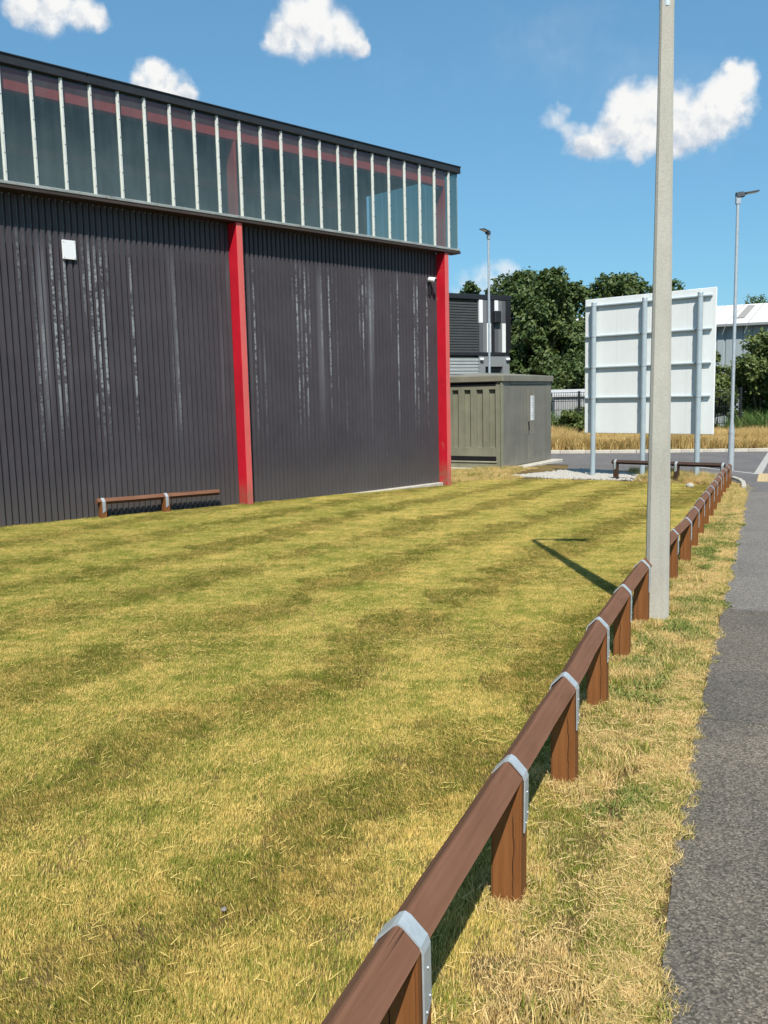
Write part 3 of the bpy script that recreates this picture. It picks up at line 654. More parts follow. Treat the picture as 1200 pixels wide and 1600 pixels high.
# local x along the door face (away from the near corner), local y to the left along the panelled side
mb = MB(); mb.box(.10, CL - .10, .10, CWD - .10, -.3, CH); mb.build('core', M_dark, cab)
def frame_wall(mb, u0, u1, z0, z1, holes, depth, place, back=True):
    """a wall sheet with rectangular recesses; place(u, z, d) gives the point at depth d"""
    us = sorted({u0, u1} | {h[i] for h in holes for i in (0, 1)}); zs = sorted({z0, z1} | {h[i] for h in holes for i in (2, 3)})
    def q(a, b, c, d): mb.add([a, b, c, d], [(0, 1, 2, 3)])
    for a, b in zip(us[:-1], us[1:]):
        for c, d in zip(zs[:-1], zs[1:]):
            h = next((h for h in holes if h[0] <= a and b <= h[1] and h[2] <= c and d <= h[3]), None)
            dd = h[4] if h else 0
            q(place(a, c, dd), place(b, c, dd), place(b, d, dd), place(a, d, dd))
    for h in holes:
        a, b, c, d, dd = h
        q(place(a, c, 0), place(b, c, 0), place(b, c, dd), place(a, c, dd)); q(place(a, d, 0), place(a, d, dd), place(b, d, dd), place(b, d, 0))
        q(place(a, c, 0), place(a, c, dd), place(a, d, dd), place(a, d, 0)); q(place(b, c, 0), place(b, d, 0), place(b, d, dd), place(b, c, dd))
mb = MB()
holes = [(y0, y0 + .205, .62, 2.27, .075) for y0 in (.205, .595, .985, 1.375, 1.765)]
frame_wall(mb, 0, CWD, -.3, CH, holes, .02, lambda u, z, d: Vector((d, u, z)))
mb.build('side_panel', M_cab, cab)
for z0, z1 in ((.235, .37), (2.36, 2.468)):
    mb = MB(); mb.box(-.004, .002, .19, CWD - .1, z0, z1); mb.build('vent_slot', M_black, cab)
for z0, z1 in ((.20, .235),):
    mb = MB(); mb.add([(-.03, .17, z0), (-.03, CWD - .08, z0), (0, CWD - .08, z1), (0, .17, z1), (0, .17, z0), (0, CWD - .08, z0)], [(0, 3, 2, 1), (0, 4, 3), (1, 2, 5), (0, 1, 5, 4)]); mb.build('vent_lip', M_cab, cab)
mb = MB(); frame_wall(mb, 0, CL, -.3, CH, [(.52, CL - .40, .04, 2.40, .03)], .03, lambda u, z, d: Vector((u, d, z))); mb.build('door_frame', M_cabd, cab)
dm = (.52 + CL - .40) / 2
for a, b in ((.53, dm - .006), (dm + .006, CL - .41)):
    mb = MB(); mb.bbox(a, b, .004, .028, .05, 2.39, .006)
    dr = mb.build('door', M_cabd, cab)
    mb = MB(); xx = b - .34 if a < 1 else a + .06
    mb.bbox(xx, xx + .03, -.014, .006, .9, 2.30, .003); mb.build('rib', M_cabd, dr)
    mb = MB(); mb.bbox(xx + .24, xx + .27, -.014, .006, .9, 2.30, .003); mb.build('rib', M_cabd, dr)
mb = MB(); mb.bbox(dm - .09, dm - .03, -.03, .004, 1.18, 1.30, .008); mb.tube([(dm - .06, -.03, 1.30), (dm - .06, -.045, 1.02)], [.016, .014], 8); mb.build('handle', M_black, cab)
# pale label plates on the right door; the print is too small in the photo to read, kept as bars
for z0, z1 in ((1.86, 2.06), (1.56, 1.855), (1.32, 1.555)):
    mb = MB(); mb.bbox(dm + .14, dm + .40, -.006, .004, z0, z1, .002); lb = mb.build('notice', M_white, cab)
    mb = MB()
    for q in range(3): mb.box(dm + .19, dm + .34 - .04 * q, -.0085, -.0065, z1 - .05 - q * .05, z1 - .035 - q * .05)
    mb.build('print', simple('grey_print', (.3, .3, .32), .6), lb)
mb = MB(); mb.bbox(.55, CL - .42, -.02, .002, 2.405, 2.46, .006); mb.build('door_vent', M_cabd, cab)
mb = MB(); mb.bbox(-.06, CL + .06, -.06, CWD + .06, 2.475, 2.66, .02)
mb.add([(-.05, -.05, 2.655), (CL + .05, -.05, 2.655), (CL + .05, CWD + .05, 2.655), (-.05, CWD + .05, 2.655), (.9, CWD / 2, 2.76), (CL - .9, CWD / 2, 2.76)], [(0, 1, 5, 4), (1, 2, 5), (2, 3, 4, 5), (3, 0, 4)])
mb.build('roof', M_cabroof, cab)
mb = MB(); mb.bbox(-.03, .11, -.012, .05, -.28, CH, .01); mb.build('corner_post', M_cab, cab)
mb = MB(); mb.bbox(-.25, CL + .25, -.30, CWD + .2, -.35, .03, .02); mb.build('plinth', M_kerb, cab)

# ================================================================== grey unit far behind
A_ = Vector((4.27, 55.0)); B_ = Vector((8.155, 57.4)); GD = (B_ - A_); GL = GD.length; GD.normalize(); GZ = -1.1
gb = thing('grey_unit', 'dark grey two storey unit with white and grey striped panels beyond the cabinet', 'building', (A_.x, A_.y, GZ), math.atan2(GD.y, GD.x))
M_gdark = simple('graphite_cladding', (.065, .068, .068), .5, 0, .15, 2, .03); M_gmid = simple('mid_grey_panel', (.17, .18, .185), .5, 0, .08, 2, .02); M_gdk = simple('slate_panel', (.10, .105, .115), .5, 0, .08, 2, .02)
M_glite = simple('light_grey_cladding', (.34, .36, .36), .5, 0, .1, 2, .03); M_gblk = simple('black_panel', (.018, .02, .024), .5, 0, .2, 2, .02)
M_gwall = simple('grey_render', (.22, .235, .24), .7, 0, .1, 2, .03)
def hclad(name, x0, x1, z0, z1, pit, mat, root, y=0):
    n = int((z1 - z0) / pit); prof = []
    for i in range(n): z = z0 + i * pit; prof += [(z, y), (z + pit * .55, y), (z + pit * .68, y + .04), (z + pit * .88, y + .04)]
    prof.append((z0 + n * pit, y)); k = len(prof)
    mb = MB(); mb.add([(x, yy, z) for x in (x0, x1) for z, yy in prof], [(i, k + i, k + i + 1, i + 1) for i in range(k - 1)]); return mb.build(name, mat, root)
TZ0, TZ1 = 5.22, 8.40; mid_z = TZ0 + (TZ1 - TZ0) * .565
mb = MB(); mb.box(-7, GL, .25, 9, -.5, 8.6); mb.build('wall', M_gdark, gb)
mb = MB(); mb.bbox(-7.1, GL + .12, -.06, 9.1, 8.40, 8.72, .03); mb.build('parapet', M_gblk, gb)
mb = MB(); mb.bbox(-7.1, GL + .06, -.05, .28, 5.02, 5.21, .02); mb.build('floor_band', M_gblk, gb)
hclad('cladding_sheet', -7, GL * .462, TZ0, 8.40, .16, M_gdark, gb); hclad('cladding_sheet', -7, GL * .46, .5, 5.02, .20, M_glite, gb)
fr = [.471, .533, .600, .672, .735, .800, .865, .928]; stripes = [(M_white, M_gdk), (M_gmid, M_gmid), (M_gdk, M_white), (M_gblk, M_gblk), (M_white, M_gdk), (M_gmid, M_gmid), (M_gdk, M_white)]
for a, b, (u, l) in zip(fr[:-1], fr[1:], stripes):
    for mm, z0, z1 in ((u, mid_z, TZ1 - .003), (l, TZ0, mid_z - .01)):
        mb = MB(); mb.bbox(a * GL + .006, b * GL - .006, -.03 - (.012 if mm is M_white else 0), .2, z0, z1, .006); mb.build('stripe_panel', mm, gb)
mb = MB(); mb.bbox(.928 * GL, GL + .06, -.07, .24, 5.2, 8.40, .01); mb.build('corner_panel', M_gblk, gb)
holes = [(.575 * GL, .88 * GL, 1.6, 4.35, .35)]
mb = MB(); frame_wall(mb, .462 * GL, GL, -.5, 5.02, holes, .3, lambda u, z, d: Vector((u, d, z))); mb.build('ground_wall', M_gwall, gb)
mb = MB(); a, b, c, d_, _ = holes[0]; mb.box(a + .02, b - .02, .30, .32, c + .02, d_ - .02); win = mb.build('window', simple('dark_pane', (.012, .014, .016), .15, 0, .1, 1, 0, spec=.6), gb)
mb = MB()
for i in range(5): x = a + (b - a) * i / 4; mb.box(x - .02, x + .02, .25, .3, c, d_)
for z in (c + .6, c + 1.2, c + 1.95): mb.box(a, b, .255, .298, z - .02, z + .02)
mb.build('glazing_grid', M_glite, win)
mb = MB(); mb.bbox(.735 * GL - .15, .735 * GL + .35, -.30, -.05, 7.0, 7.75, .05); mb.build('vent_box', M_gblk, gb)
for x in (.50, .955):
    mb = MB(); mb.bbox(x * GL - .12, x * GL + .14, -.16, 0.0, 4.72, 4.88, .03); mb.build('wall_light', M_white, gb)

# ================================================================== white roofed warehouse at far right
wh = thing('warehouse', 'blue grey clad warehouse with a pale shallow roof at far right', 'building', (16.0, 70.6, -1.15), math.radians(-27))
M_wwall = simple('blue_grey_cladding', (.30, .35, .37), .5, 0, .1, 1, .03, stretch=(6, 6, .2)); M_wroof = simple('pale_roof_sheet', (.66, .65, .62), .6, 0, .08, 1, .03)
pr = []; n = 60
for i in range(n): x = -3 + i * .6; pr += [(x, 0), (x + .42, 0), (x + .48, .06), (x + .54, .06)]
k = len(pr); mb = MB(); mb.add([(x, y, z) for z in (-.5, 7.3) for x, y in pr], [(i, i + 1, k + i + 1, k + i) for i in range(k - 1)]); mb.box(-3, 33, .1, 26, -.5, 7.25); mb.build('wall', M_wwall, wh)
mb = MB(); q = 24
for i in range(q):
    x0, x1 = -3.3 + i * 1.5, -3.3 + (i + 1) * 1.5 - .03
    mb.add([(x0, -.45, 7.32), (x1, -.45, 7.32), (x1, 13, 9.75), (x0, 13, 9.75), (x0, -.45, 7.2), (x1, -.45, 7.2)], [(0, 1, 2, 3), (4, 5, 1, 0)])
    mb.add([(x0, 13, 9.75), (x1, 13, 9.75), (x1, 26.4, 7.32), (x0, 26.4, 7.32)], [(0, 1, 2, 3)])
mb.build('roof', M_wroof, wh)
mb = MB(); mb.box(-3.3, 33, -.60, -.46, 7.13, 7.30); mb.build('gutter', M_gwall, wh)
M_rl = simple('rooflight', (.33, .30, .26), .5, 0, .1, 2, 0)
for i in range(5):
    x = -2.0 + i * 4.2; mb = MB(); mb.add([(x, 2.5, 7.90), (x + .55, 2.5, 7.90), (x + .55, 11.5, 9.53), (x, 11.5, 9.53)], [(0, 1, 2, 3)]); mb.build('rooflight', M_rl, wh)

# ================================================================== small shed and dark mesh fence below the trees
sh = thing('shed', 'small grey shed half hidden under the trees beside the cabinet', 'shed', (7.95, 41.5, -1.0), math.radians(-8))
mb = MB(); mb.box(0, 1.5, 0, 1.8, -.3, 2.35)
for i in range(9): mb.box(.02 + i * .165, .13 + i * .165, -.02, 0.0, 0, 2.3)
mb.build('wall', simple('shed_grey', (.36, .36, .36), .7, 0, .12, 2, .05), sh)
mb = MB(); mb.add([(-.1, -.12, 2.36), (1.6, -.12, 2.36), (1.6, 1.9, 2.6), (-.1, 1.9, 2.6), (-.1, -.12, 2.46), (1.6, -.12, 2.46), (1.6, 1.9, 2.7), (-.1, 1.9, 2.7)], [(0, 3, 2, 1), (4, 5, 6, 7), (0, 1, 5, 4), (1, 2, 6, 5), (2, 3, 7, 6), (3, 0, 4, 7)]); mb.build('roof', simple('shed_roof', (.45, .45, .44), .7), sh)
mf = thing('mesh_fence', 'dark green metal mesh fence standing below the trees', 'fence', (4.0, 40.2, H(4, 40.2)), 0)
for i in range(6):
    mb = MB(); mb.bbox(i * 2.4 - .05, i * 2.4 + .05, -.05, .05, -.3, 2.45, .01); mb.build('post', M_black, mf)
    if i < 5:
        mb = MB()
        for j in range(1, 24): mb.box(i * 2.4 + j * .1 - .008, i * 2.4 + j * .1 + .008, -.008, .008, .05, 2.4)
        for j in range(7): mb.box(i * 2.4 + .051, i * 2.4 + 2.349, -.018, -.0085, .1 + j * .38, .125 + j * .38)
        mb.build('wires', M_black, mf)

# ================================================================== trees and shrubs
def leaf_mat(name, c0, c1, c2, trans=.25):
    m, t, p = new_mat(name)
    at = t.nodes.new('ShaderNodeAttribute'); at.attribute_name = 'tint'
    col = ramp(t, at.outputs['Fac'], [(0, c0), (.5, c1), (1, c2)])
    t.links.new(col, p.inputs['Base Color']); p.inputs['Roughness'].default_value = .5; p.inputs['Specular IOR Level'].default_value = .35
    tr = t.nodes.new('ShaderNodeBsdfTranslucent'); t.links.new(mixc(t, .5, col, (.16, .20, .03)), tr.inputs[0])
    mx = t.nodes.new('ShaderNodeMixShader'); mx.inputs[0].default_value = trans
    t.links.new(p.outputs[0], mx.inputs[1]); t.links.new(tr.outputs[0], mx.inputs[2]); t.links.new(mx.outputs[0], t.nodes['Material Output'].inputs[0]); return m
M_leaf = leaf_mat('broad_leaves', (.045, .075, .024), (.082, .128, .038), (.145, .185, .058))
M_leaf2 = leaf_mat('olive_leaves', (.06, .088, .02), (.12, .16, .042), (.20, .22, .07))
M_leaf3 = leaf_mat('pale_leaves', (.06, .085, .02), (.11, .15, .035), (.18, .20, .06))
M_bark = simple('bark', (.11, .085, .06), .9, 0, .3, 6, .6, stretch=(3, 3, .5))
def foliage(name, lobes, nleaf, size, mat, parent, seed, base=None):
    """leaf faces gathered in clumps on the outside of many lobes"""
    r = np.random.default_rng(seed); C = np.array([l[:3] for l in lobes], float); Rr = np.array([l[3] for l in lobes], float)
    w = Rr ** 2; idx = r.choice(len(lobes), nleaf, p=w / w.sum())
    # clumps on each lobe
    ncl = 26; cd = r.normal(size=(len(lobes), ncl, 3)); cd /= np.linalg.norm(cd, axis=2, keepdims=True); cr = r.uniform(.72, 1.10, (len(lobes), ncl))
    ci = r.integers(0, ncl, nleaf); ctr = C[idx] + cd[idx, ci] * (Rr[idx] * cr[idx, ci])[:, None]
    pos = ctr + r.normal(size=(nleaf, 3)) * (Rr[idx] * .16)[:, None]
    stray = r.random(nleaf) < .16; dv = r.normal(size=(nleaf, 3)); dv /= np.linalg.norm(dv, axis=1, keepdims=True)
    pos[stray] = (C[idx] + dv * (Rr[idx] * r.uniform(.3, 1.18, nleaf))[:, None])[stray]
    nrm = (pos - C[idx]); nrm /= np.linalg.norm(nrm, axis=1, keepdims=True) + 1e-6; nrm = nrm * .7 + r.normal(size=(nleaf, 3)) * .6 + np.array([0, 0, .45]); nrm /= np.linalg.norm(nrm, axis=1, keepdims=True)
    a = np.cross(nrm, r.normal(size=(nleaf, 3))); a /= np.linalg.norm(a, axis=1, keepdims=True) + 1e-6; b = np.cross(nrm, a)
    s = size * r.uniform(.6, 1.35, nleaf)[:, None]
    v = np.stack([pos - a * s * .55, pos - b * s * .34 + nrm * s * .08, pos + a * s * .55, pos + b * s * .34 + nrm * s * .08], 1).reshape(-1, 3)
    if base is not None: v[:, 2] = np.maximum(v[:, 2], base)
    me = bpy.data.meshes.new(name); me.from_pydata(v.tolist(), [], np.arange(nleaf * 4).reshape(-1, 4).tolist())
    tint = np.clip(.5 + .22 * r.normal(size=nleaf) + .22 * r.normal(size=(len(lobes), ncl))[idx, ci], 0, 1)
    at = me.attributes.new('tint', 'FLOAT', 'FACE'); at.data.foreach_set('value', tint.astype(np.float32)); me.materials.append(mat); me.update()
    return obj(name, me, parent)
def tree(label, x, y, top, rad, mat=M_leaf, nleaf=16000, size=.25, seed=0, group='broadleaf trees beyond the road', low=.12, name='broadleaf_tree', dep=1.0):
    z0 = H(x, y); h = top - z0; root = thing(name, label, 'tree', (x, y, z0), 0, group); r = random.Random(seed)
    lobes = []
    for k in range(64):
        u = r.random() ** .85; zz = h * (low + .88 * u); ww = rad * (math.sin(PI * min(.97, max(.26, .24 + .73 * u))) ** .6)
        an = r.uniform(0, 2 * PI); rr = ww * math.sqrt(r.random()) * .95; q = rad * r.uniform(.22, .40) * (1.12 - .45 * u)
        if zz + q > h: zz = h - q
        lobes.append((math.cos(an) * rr, math.sin(an) * rr * dep, zz, q))
    mb = MB(); mb.tube([(0, 0, -.3), (.05, 0, h * .2), (-.06, .05, h * .45), (.05, 0, h * .8)], [h * .034, h * .026, h * .018, h * .005], 8); tk = mb.build('trunk', M_bark, root)
    mb = MB()
    for l in lobes[:14]: p0 = Vector((0, 0, max(h * .12, l[2] * .55))); p1 = Vector(l[:3]); mb.tube([p0, p0.lerp(p1, .5) + Vector((0, 0, -.1)), p1], [h * .011, h * .008, h * .003], 5, cap=False)
    mb.build('limbs', M_bark, tk)
    foliage('crown', lobes, nleaf, size, mat, root, seed); return root
tree('dark green tree rising behind the right end of the grey striped unit', 10.2, 66, 10.1, 3.2, seed=11, nleaf=34000)
tree('tallest dark green tree standing between the grey unit and the sign', 10.8, 58, 9.2, 2.5, seed=12, nleaf=38000)
tree('dark tree in the gap just left of the white sign', 12.6, 60, 8.6, 2.4, seed=16, nleaf=26000)
tree('broad dark tree rising behind the left half of the white sign', 15.9, 60, 9.1, 2.9, seed=13, nleaf=34000)
tree('dark tree hidden mostly by the sign and the concrete lamp column', 19.4, 62, 8.7, 2.6, seed=14, nleaf=20000)
tree('low spreading dark tree at the foot of the trees behind the cabinet', 10.6, 47, 3.6, 2.3, seed=26, nleaf=20000, low=.05, size=.17)
tree('low dark tree behind the lower left of the sign', 13.2, 46.5, 3.2, 2.4, seed=27, nleaf=16000, low=.05, size=.17)
tree('small round treetop showing above the left end of the grey unit', 7.25, 74, 10.5, 1.6, seed=17, nleaf=9000)
tree('low treetop showing above the middle of the grey unit', 8.9, 73, 10.0, 1.4, seed=18, nleaf=8000)
tree('distant treetop above the pale warehouse roof', 41.5, 100, 11.6, 3.6, seed=19, nleaf=14000)
tree('dark tree at the right edge in front of the warehouse', 25.3, 56, 5.7, 1.7, seed=20, nleaf=22000, size=.17)

def shrub(label, x, y, top, rx, ry, mat, nleaf, size, seed, group='bushes along the road bank'):
    z0 = H(x, y); h = top - z0; root = thing('shrub', label, 'bush', (x, y, z0), 0, group); r = random.Random(seed); lobes = []
    for k in range(22):
        u = r.random(); an = r.uniform(0, 2 * PI); q = min(h, rx) * r.uniform(.22, .42); rr = math.sqrt(r.random()) * (1 - .5 * u * u)
        lobes.append((math.cos(an) * rr * rx, math.sin(an) * rr * ry, min(h - q * .7, h * u + q * .4), q))
    mb = MB()
    for k in range(7): l = lobes[k]; mb.tube([(l[0] * .2, l[1] * .2, -.1), (l[0] * .7, l[1] * .7, l[2] * .6), l[:3]], [.04, .03, .012], 5)
    mb.build('stems', M_bark, root); foliage('crown', lobes, nleaf, size, mat, root, seed, base=0); return root
shrub('rounded yellow green bush at the right end of the cabinet', 7.75, 37.2, .75, .75, .8, M_leaf3, 5000, .14, 31)
shrub('tall pale green bush just right of the sign', 15.2, 41.5, 3.2, 1.05, 1.2, M_leaf3, 9000, .16, 32)
shrub('wide olive bush below the warehouse wall', 18.3, 43, 4.0, 2.0, 1.8, M_leaf2, 15000, .18, 33)
shrub('olive bush at the right edge of the road bank', 21.3, 43, 3.9, 2.0, 1.8, M_leaf2, 12000, .18, 34)
shrub('low dark bush behind the bottom of the white sign', 12.4, 41, 1.1, 1.8, 1.0, M_leaf2, 8000, .16, 35)
shrub('dark bush between the cabinet bush and the sign', 9.8, 41.3, .9, 1.1, .9, M_leaf, 6000, .16, 36)
shrub('mid green bush behind the lower right of the sign', 14.2, 43.5, 1.9, 1.6, 1.0, M_leaf2, 8000, .17, 37)

# ================================================================== grass
def blade_mat(name, straw0, straw1, green0, green1, bias, patch, rough=.7, trans=.2, bands=False):
    m, t, p = new_mat(name)
    g = t.nodes.new('ShaderNodeNewGeometry'); P = g.outputs['Position']
    at = t.nodes.new('ShaderNodeAttribute'); at.attribute_name = 'tint'
    at2 = t.nodes.new('ShaderNodeAttribute'); at2.attribute_name = 'tone'
    n1 = noise_n(t, .55, 4, .6, P, (1, 1, 0)); n2 = noise_n(t, 2.4, 4, .65, P, (1, 1, 0)); n3 = noise_n(t, 9, 3, .6, P, (1, 1, 0))
    k = mth('ADD', mth('MULTIPLY', n1, patch[0], tree=t), mth('ADD', mth('MULTIPLY', n2, patch[1], tree=t), mth('MULTIPLY', n3, patch[2], tree=t), tree=t), tree=t)
    k = mth('ADD', mth('SUBTRACT', k, sum(patch) / 2, tree=t), bias, tree=t)
    if bands:   # the near corner of the lawn has dried more than the rest
        sx = t.nodes.new('ShaderNodeSeparateXYZ'); t.links.new(P, sx.inputs[0])
        k = mth('ADD', k, mth('MULTIPLY', smooth(t, sx.outputs[1], 6.0, 2.0), .20, tree=t), tree=t)
    if bands: k = mth('ADD', k, mth('MULTIPLY_ADD', smooth(t, sx.outputs[0], -4, 3), .14, -.08, tree=t), tree=t)      # greener towards the building
    sel = smooth(t, mth('SUBTRACT', k, at.outputs['Fac'], tree=t), -.16, .16)
    tn = at2.outputs['Fac']
    col = mixc(t, sel, mixc(t, tn, green0, green1), mixc(t, tn, straw0, straw1))
    t.links.new(col, p.inputs['Base Color']); p.inputs['Roughness'].default_value = rough; p.inputs['Specular IOR Level'].default_value = .25
    tr = t.nodes.new('ShaderNodeBsdfTranslucent'); t.links.new(col, tr.inputs[0])
    mx = t.nodes.new('ShaderNodeMixShader'); mx.inputs[0].default_value = trans
    t.links.new(p.outputs[0], mx.inputs[1]); t.links.new(tr.outputs[0], mx.inputs[2]); t.links.new(mx.outputs[0], t.nodes['Material Output'].inputs[0]); return m
M_lawn = blade_mat('lawn_blades', (.50, .36, .082), (.84, .63, .215), (.150, .170, .020), (.33, .335, .058), .405, (1.0, 1.8, 1.5), bands=True)
M_verge = blade_mat('verge_blades', (.56, .385, .135), (.87, .66, .31), (.15, .18, .02), (.32, .34, .055), .70, (1.2, 2.4, 1.8))
M_dry = blade_mat('tall_dry_blades', (.55, .36, .13), (.85, .64, .29), (.16, .16, .03), (.32, .30, .08), .84, (.5, .5, .3))
M_reed = blade_mat('reed_blades', (.30, .30, .10), (.45, .42, .18), (.045, .10, .018), (.10, .18, .04), .12, (.3, .3, .3))
SRC = bpy.data.collections.new('grass_sources')           # not linked to the scene: only instanced
def blade_tile(name, mat, n, half, h0, h1, w, lean, ldir, seed, straws=0, bend=.5):
    r = np.random.default_rng(seed); px, py = r.uniform(-half, half, (2, n))
    h = r.uniform(h0, h1, n) * r.uniform(.75, 1.15, n); az = r.uniform(0, 2 * PI, n)
    lx = np.cos(az) * lean * r.random(n) + ldir[0] * r.uniform(.5, 1.3, n); ly = np.sin(az) * lean * r.random(n) + ldir[1] * r.uniform(.5, 1.3, n)
    wa = r.uniform(0, 2 * PI, n); wx, wy = np.cos(wa) * w * .5, np.sin(wa) * w * .5
    ws = r.uniform(.7, 1.5, n); wx *= ws; wy *= ws
    z = np.zeros(n) - .004; lm = np.sqrt(lx ** 2 + ly ** 2); zc = 1 / np.sqrt(1 + lm ** 2)
    m1 = np.stack([px + lx * h * .42 * zc, py + ly * h * .42 * zc, h * .6 * zc], 1)
    tip = np.stack([px + lx * h * (.9 + bend) * zc, py + ly * h * (.9 + bend) * zc, h * zc * (1 - bend * .25)], 1)
    W3 = np.stack([wx, wy, z * 0], 1); b = np.stack([px, py, z], 1)
    V = np.stack([b - W3, b + W3, m1 + W3 * .85, m1 - W3 * .85, tip], 1)
    tint = r.random(n); tone = r.random(n)
    if straws:
        ns = straws; q = r.uniform(-half, half, (ns, 2)); a = r.uniform(0, 2 * PI, ns); ln = r.uniform(.015, .07, ns); zz = r.uniform(.012, .030, ns); zz2 = zz + r.uniform(-.012, .012, ns)
        dx, dy = np.cos(a) * ln * .5, np.sin(a) * ln * .5; ox, oy = -np.sin(a) * .0008, np.cos(a) * .0008
        V2 = np.stack([np.stack([q[:, 0] - dx - ox, q[:, 1] - dy - oy, zz], 1), np.stack([q[:, 0] - dx + ox, q[:, 1] - dy + oy, zz + .001], 1), np.stack([q[:, 0] + ox, q[:, 1] + oy + ln * .02, (zz + zz2) / 2 + .0015], 1), np.stack([q[:, 0] - ox, q[:, 1] - oy + ln * .02, (zz + zz2) / 2 + .001], 1), np.stack([q[:, 0] + dx, q[:, 1] + dy, zz2], 1)], 1)
        V = np.concatenate([V, V2]); tint = np.concatenate([tint, np.full(ns, -.5)]); tone = np.concatenate([tone, r.uniform(.25, 1.0, ns)]); n += ns
    base = np.arange(n)[:, None] * 5
    me = bpy.data.meshes.new(name)
    me.vertices.add(n * 5); me.vertices.foreach_set('co', V.reshape(-1).astype(np.float32))
    lp = np.concatenate([base + np.array([0, 1, 2, 3]), base + np.array([3, 2, 4])], 1).reshape(-1)
    me.loops.add(n * 7); me.loops.foreach_set('vertex_index', lp.astype(np.int32))
    st = np.stack([np.arange(n) * 7, np.arange(n) * 7 + 4], 1).reshape(-1)
    me.polygons.add(n * 2); me.polygons.foreach_set('loop_start', st.astype(np.int32)); 
    me.update(calc_edges=True); me.validate()
    for nm, va in (('tint', tint), ('tone', tone)):
        at = me.attributes.new(nm, 'FLOAT', 'FACE'); at.data.foreach_set('value', np.repeat(va, 2).astype(np.float32))
    me.materials.append(mat); o = bpy.data.objects.new(name, me); return o
def scatter(name, pts, tiles, mat_unused=None, label=None):
    """one stuff object: every point carries a grass tile (geometry nodes)"""
    c = bpy.data.collections.new(name + '_tiles'); 
    for i, o in enumerate(tiles): o.name = '%s_%02d' % (name + '_tile', i); c.objects.link(o)
    pts = np.array(pts, float); me = bpy.data.meshes.new(name); me.vertices.add(len(pts)); me.vertices.foreach_set('co', pts[:, :3].reshape(-1).astype(np.float32))
    for nm, col in (('rot', 3), ('scl', 4)):
        at = me.attributes.new(nm, 'FLOAT', 'POINT'); at.data.foreach_set('value', pts[:, col].astype(np.float32))
    at = me.attributes.new('pick', 'INT', 'POINT'); at.data.foreach_set('value', pts[:, 5].astype(np.int32))
    o = obj(name, me, kind='stuff')
    ng = bpy.data.node_groups.new(name + '_nodes', 'GeometryNodeTree'); ng.interface.new_socket('Geometry', in_out='INPUT', socket_type='NodeSocketGeometry'); ng.interface.new_socket('Geometry', in_out='OUTPUT', socket_type='NodeSocketGeometry')
    nd = ng.nodes; lk = ng.links
    gi = nd.new('NodeGroupInput'); go = nd.new('NodeGroupOutput'); ip = nd.new('GeometryNodeInstanceOnPoints'); ci = nd.new('GeometryNodeCollectionInfo')
    ci.inputs['Collection'].default_value = c; ci.inputs['Separate Children'].default_value = True; ci.inputs['Reset Children'].default_value = True
    def attr(nm, ty): a = nd.new('GeometryNodeInputNamedAttribute'); a.data_type = ty; a.inputs[0].default_value = nm; return a.outputs[0]
    cx = nd.new('ShaderNodeCombineXYZ'); lk.new(attr('rot', 'FLOAT'), cx.inputs[2])
    cx.inputs[0].default_value = -.0197; cx.inputs[0].default_value = 0
    lk.new(gi.outputs[0], ip.inputs['Points']); lk.new(ci.outputs[0], ip.inputs['Instance']); ip.inputs['Pick Instance'].default_value = True
    lk.new(attr('pick', 'INT'), ip.inputs['Instance Index']); lk.new(cx.outputs[0], ip.inputs['Rotation'])
    cs = nd.new('ShaderNodeCombineXYZ'); cs.inputs[0].default_value = 1; cs.inputs[1].default_value = 1; lk.new(attr('scl', 'FLOAT'), cs.inputs[2]); lk.new(cs.outputs[0], ip.inputs['Scale'])
    lk.new(ip.outputs[0], go.inputs[0]); md = o.modifiers.new('scatter', 'NODES'); md.node_group = ng; return o
def inside(p, poly):
    x, y = p; c = False; j = len(poly) - 1
    for i in range(len(poly)):
        (xi, yi), (xj, yj) = poly[i], poly[j]
        if (yi > y) != (yj > y) and x < (xj - xi) * (y - yi) / (yj - yi) + xi: c = not c
        j = i
    return c
def vnoise(x, y, s, seed=0): return mnoise.fractal(Vector((x * s, y * s, seed * 7.3)), 1.0, 2.0, 3)
# lawn: mown up and down, so the blades lean one way in one swath and the other way in the next
MD = Vector((.475, .88)); MN = Vector((.88, -.475)); SW = .66
fence_line = fpts
def fence_x(y):
    for (x0, y0), (x1, y1) in zip(fence_line[:-1], fence_line[1:]):
        if y0 <= y <= y1: return x0 + (x1 - x0) * (y - y0) / (y1 - y0)
    return fence_line[-1][0] if y > fence_line[-1][1] else fence_line[0][0]
wall_a, wall_b = bpt(K0 * PITCH - 1, .22, 0), bpt(9.5, .22, 0)
lawn_poly = [(-9.5, -1.5)] + [(-.95, -.6)] + fence_line[:-1] + [(7.05, 18.75), (6.2, 19.75), (5.2, 20.55), (4.2, 21.1), (3.0, 21.3), (2.0, 20.9), wall_b[:2], wall_a[:2]]
def cam_sees(x, y, m=.6): return y > 1.0 and abs(x) < .62 * y + m + .6
tiles = []
for v in range(4): tiles.append(blade_tile('g', M_lawn, 3300, .17, .010, .025, .0020, .8, (MD.x * .52, MD.y * .52), 100 + v, 12, .1))
for v in range(4): tiles.append(blade_tile('g', M_lawn, 3300, .17, .010, .025, .0020, .8, (-MD.x * .52, -MD.y * .52), 110 + v, 12, .1))
for v in range(2): tiles.append(blade_tile('g', M_lawn, 2800, .17, .009, .022, .0020, 1.0, (0, 0), 120 + v, 40, .15))
pts = []; st = .20
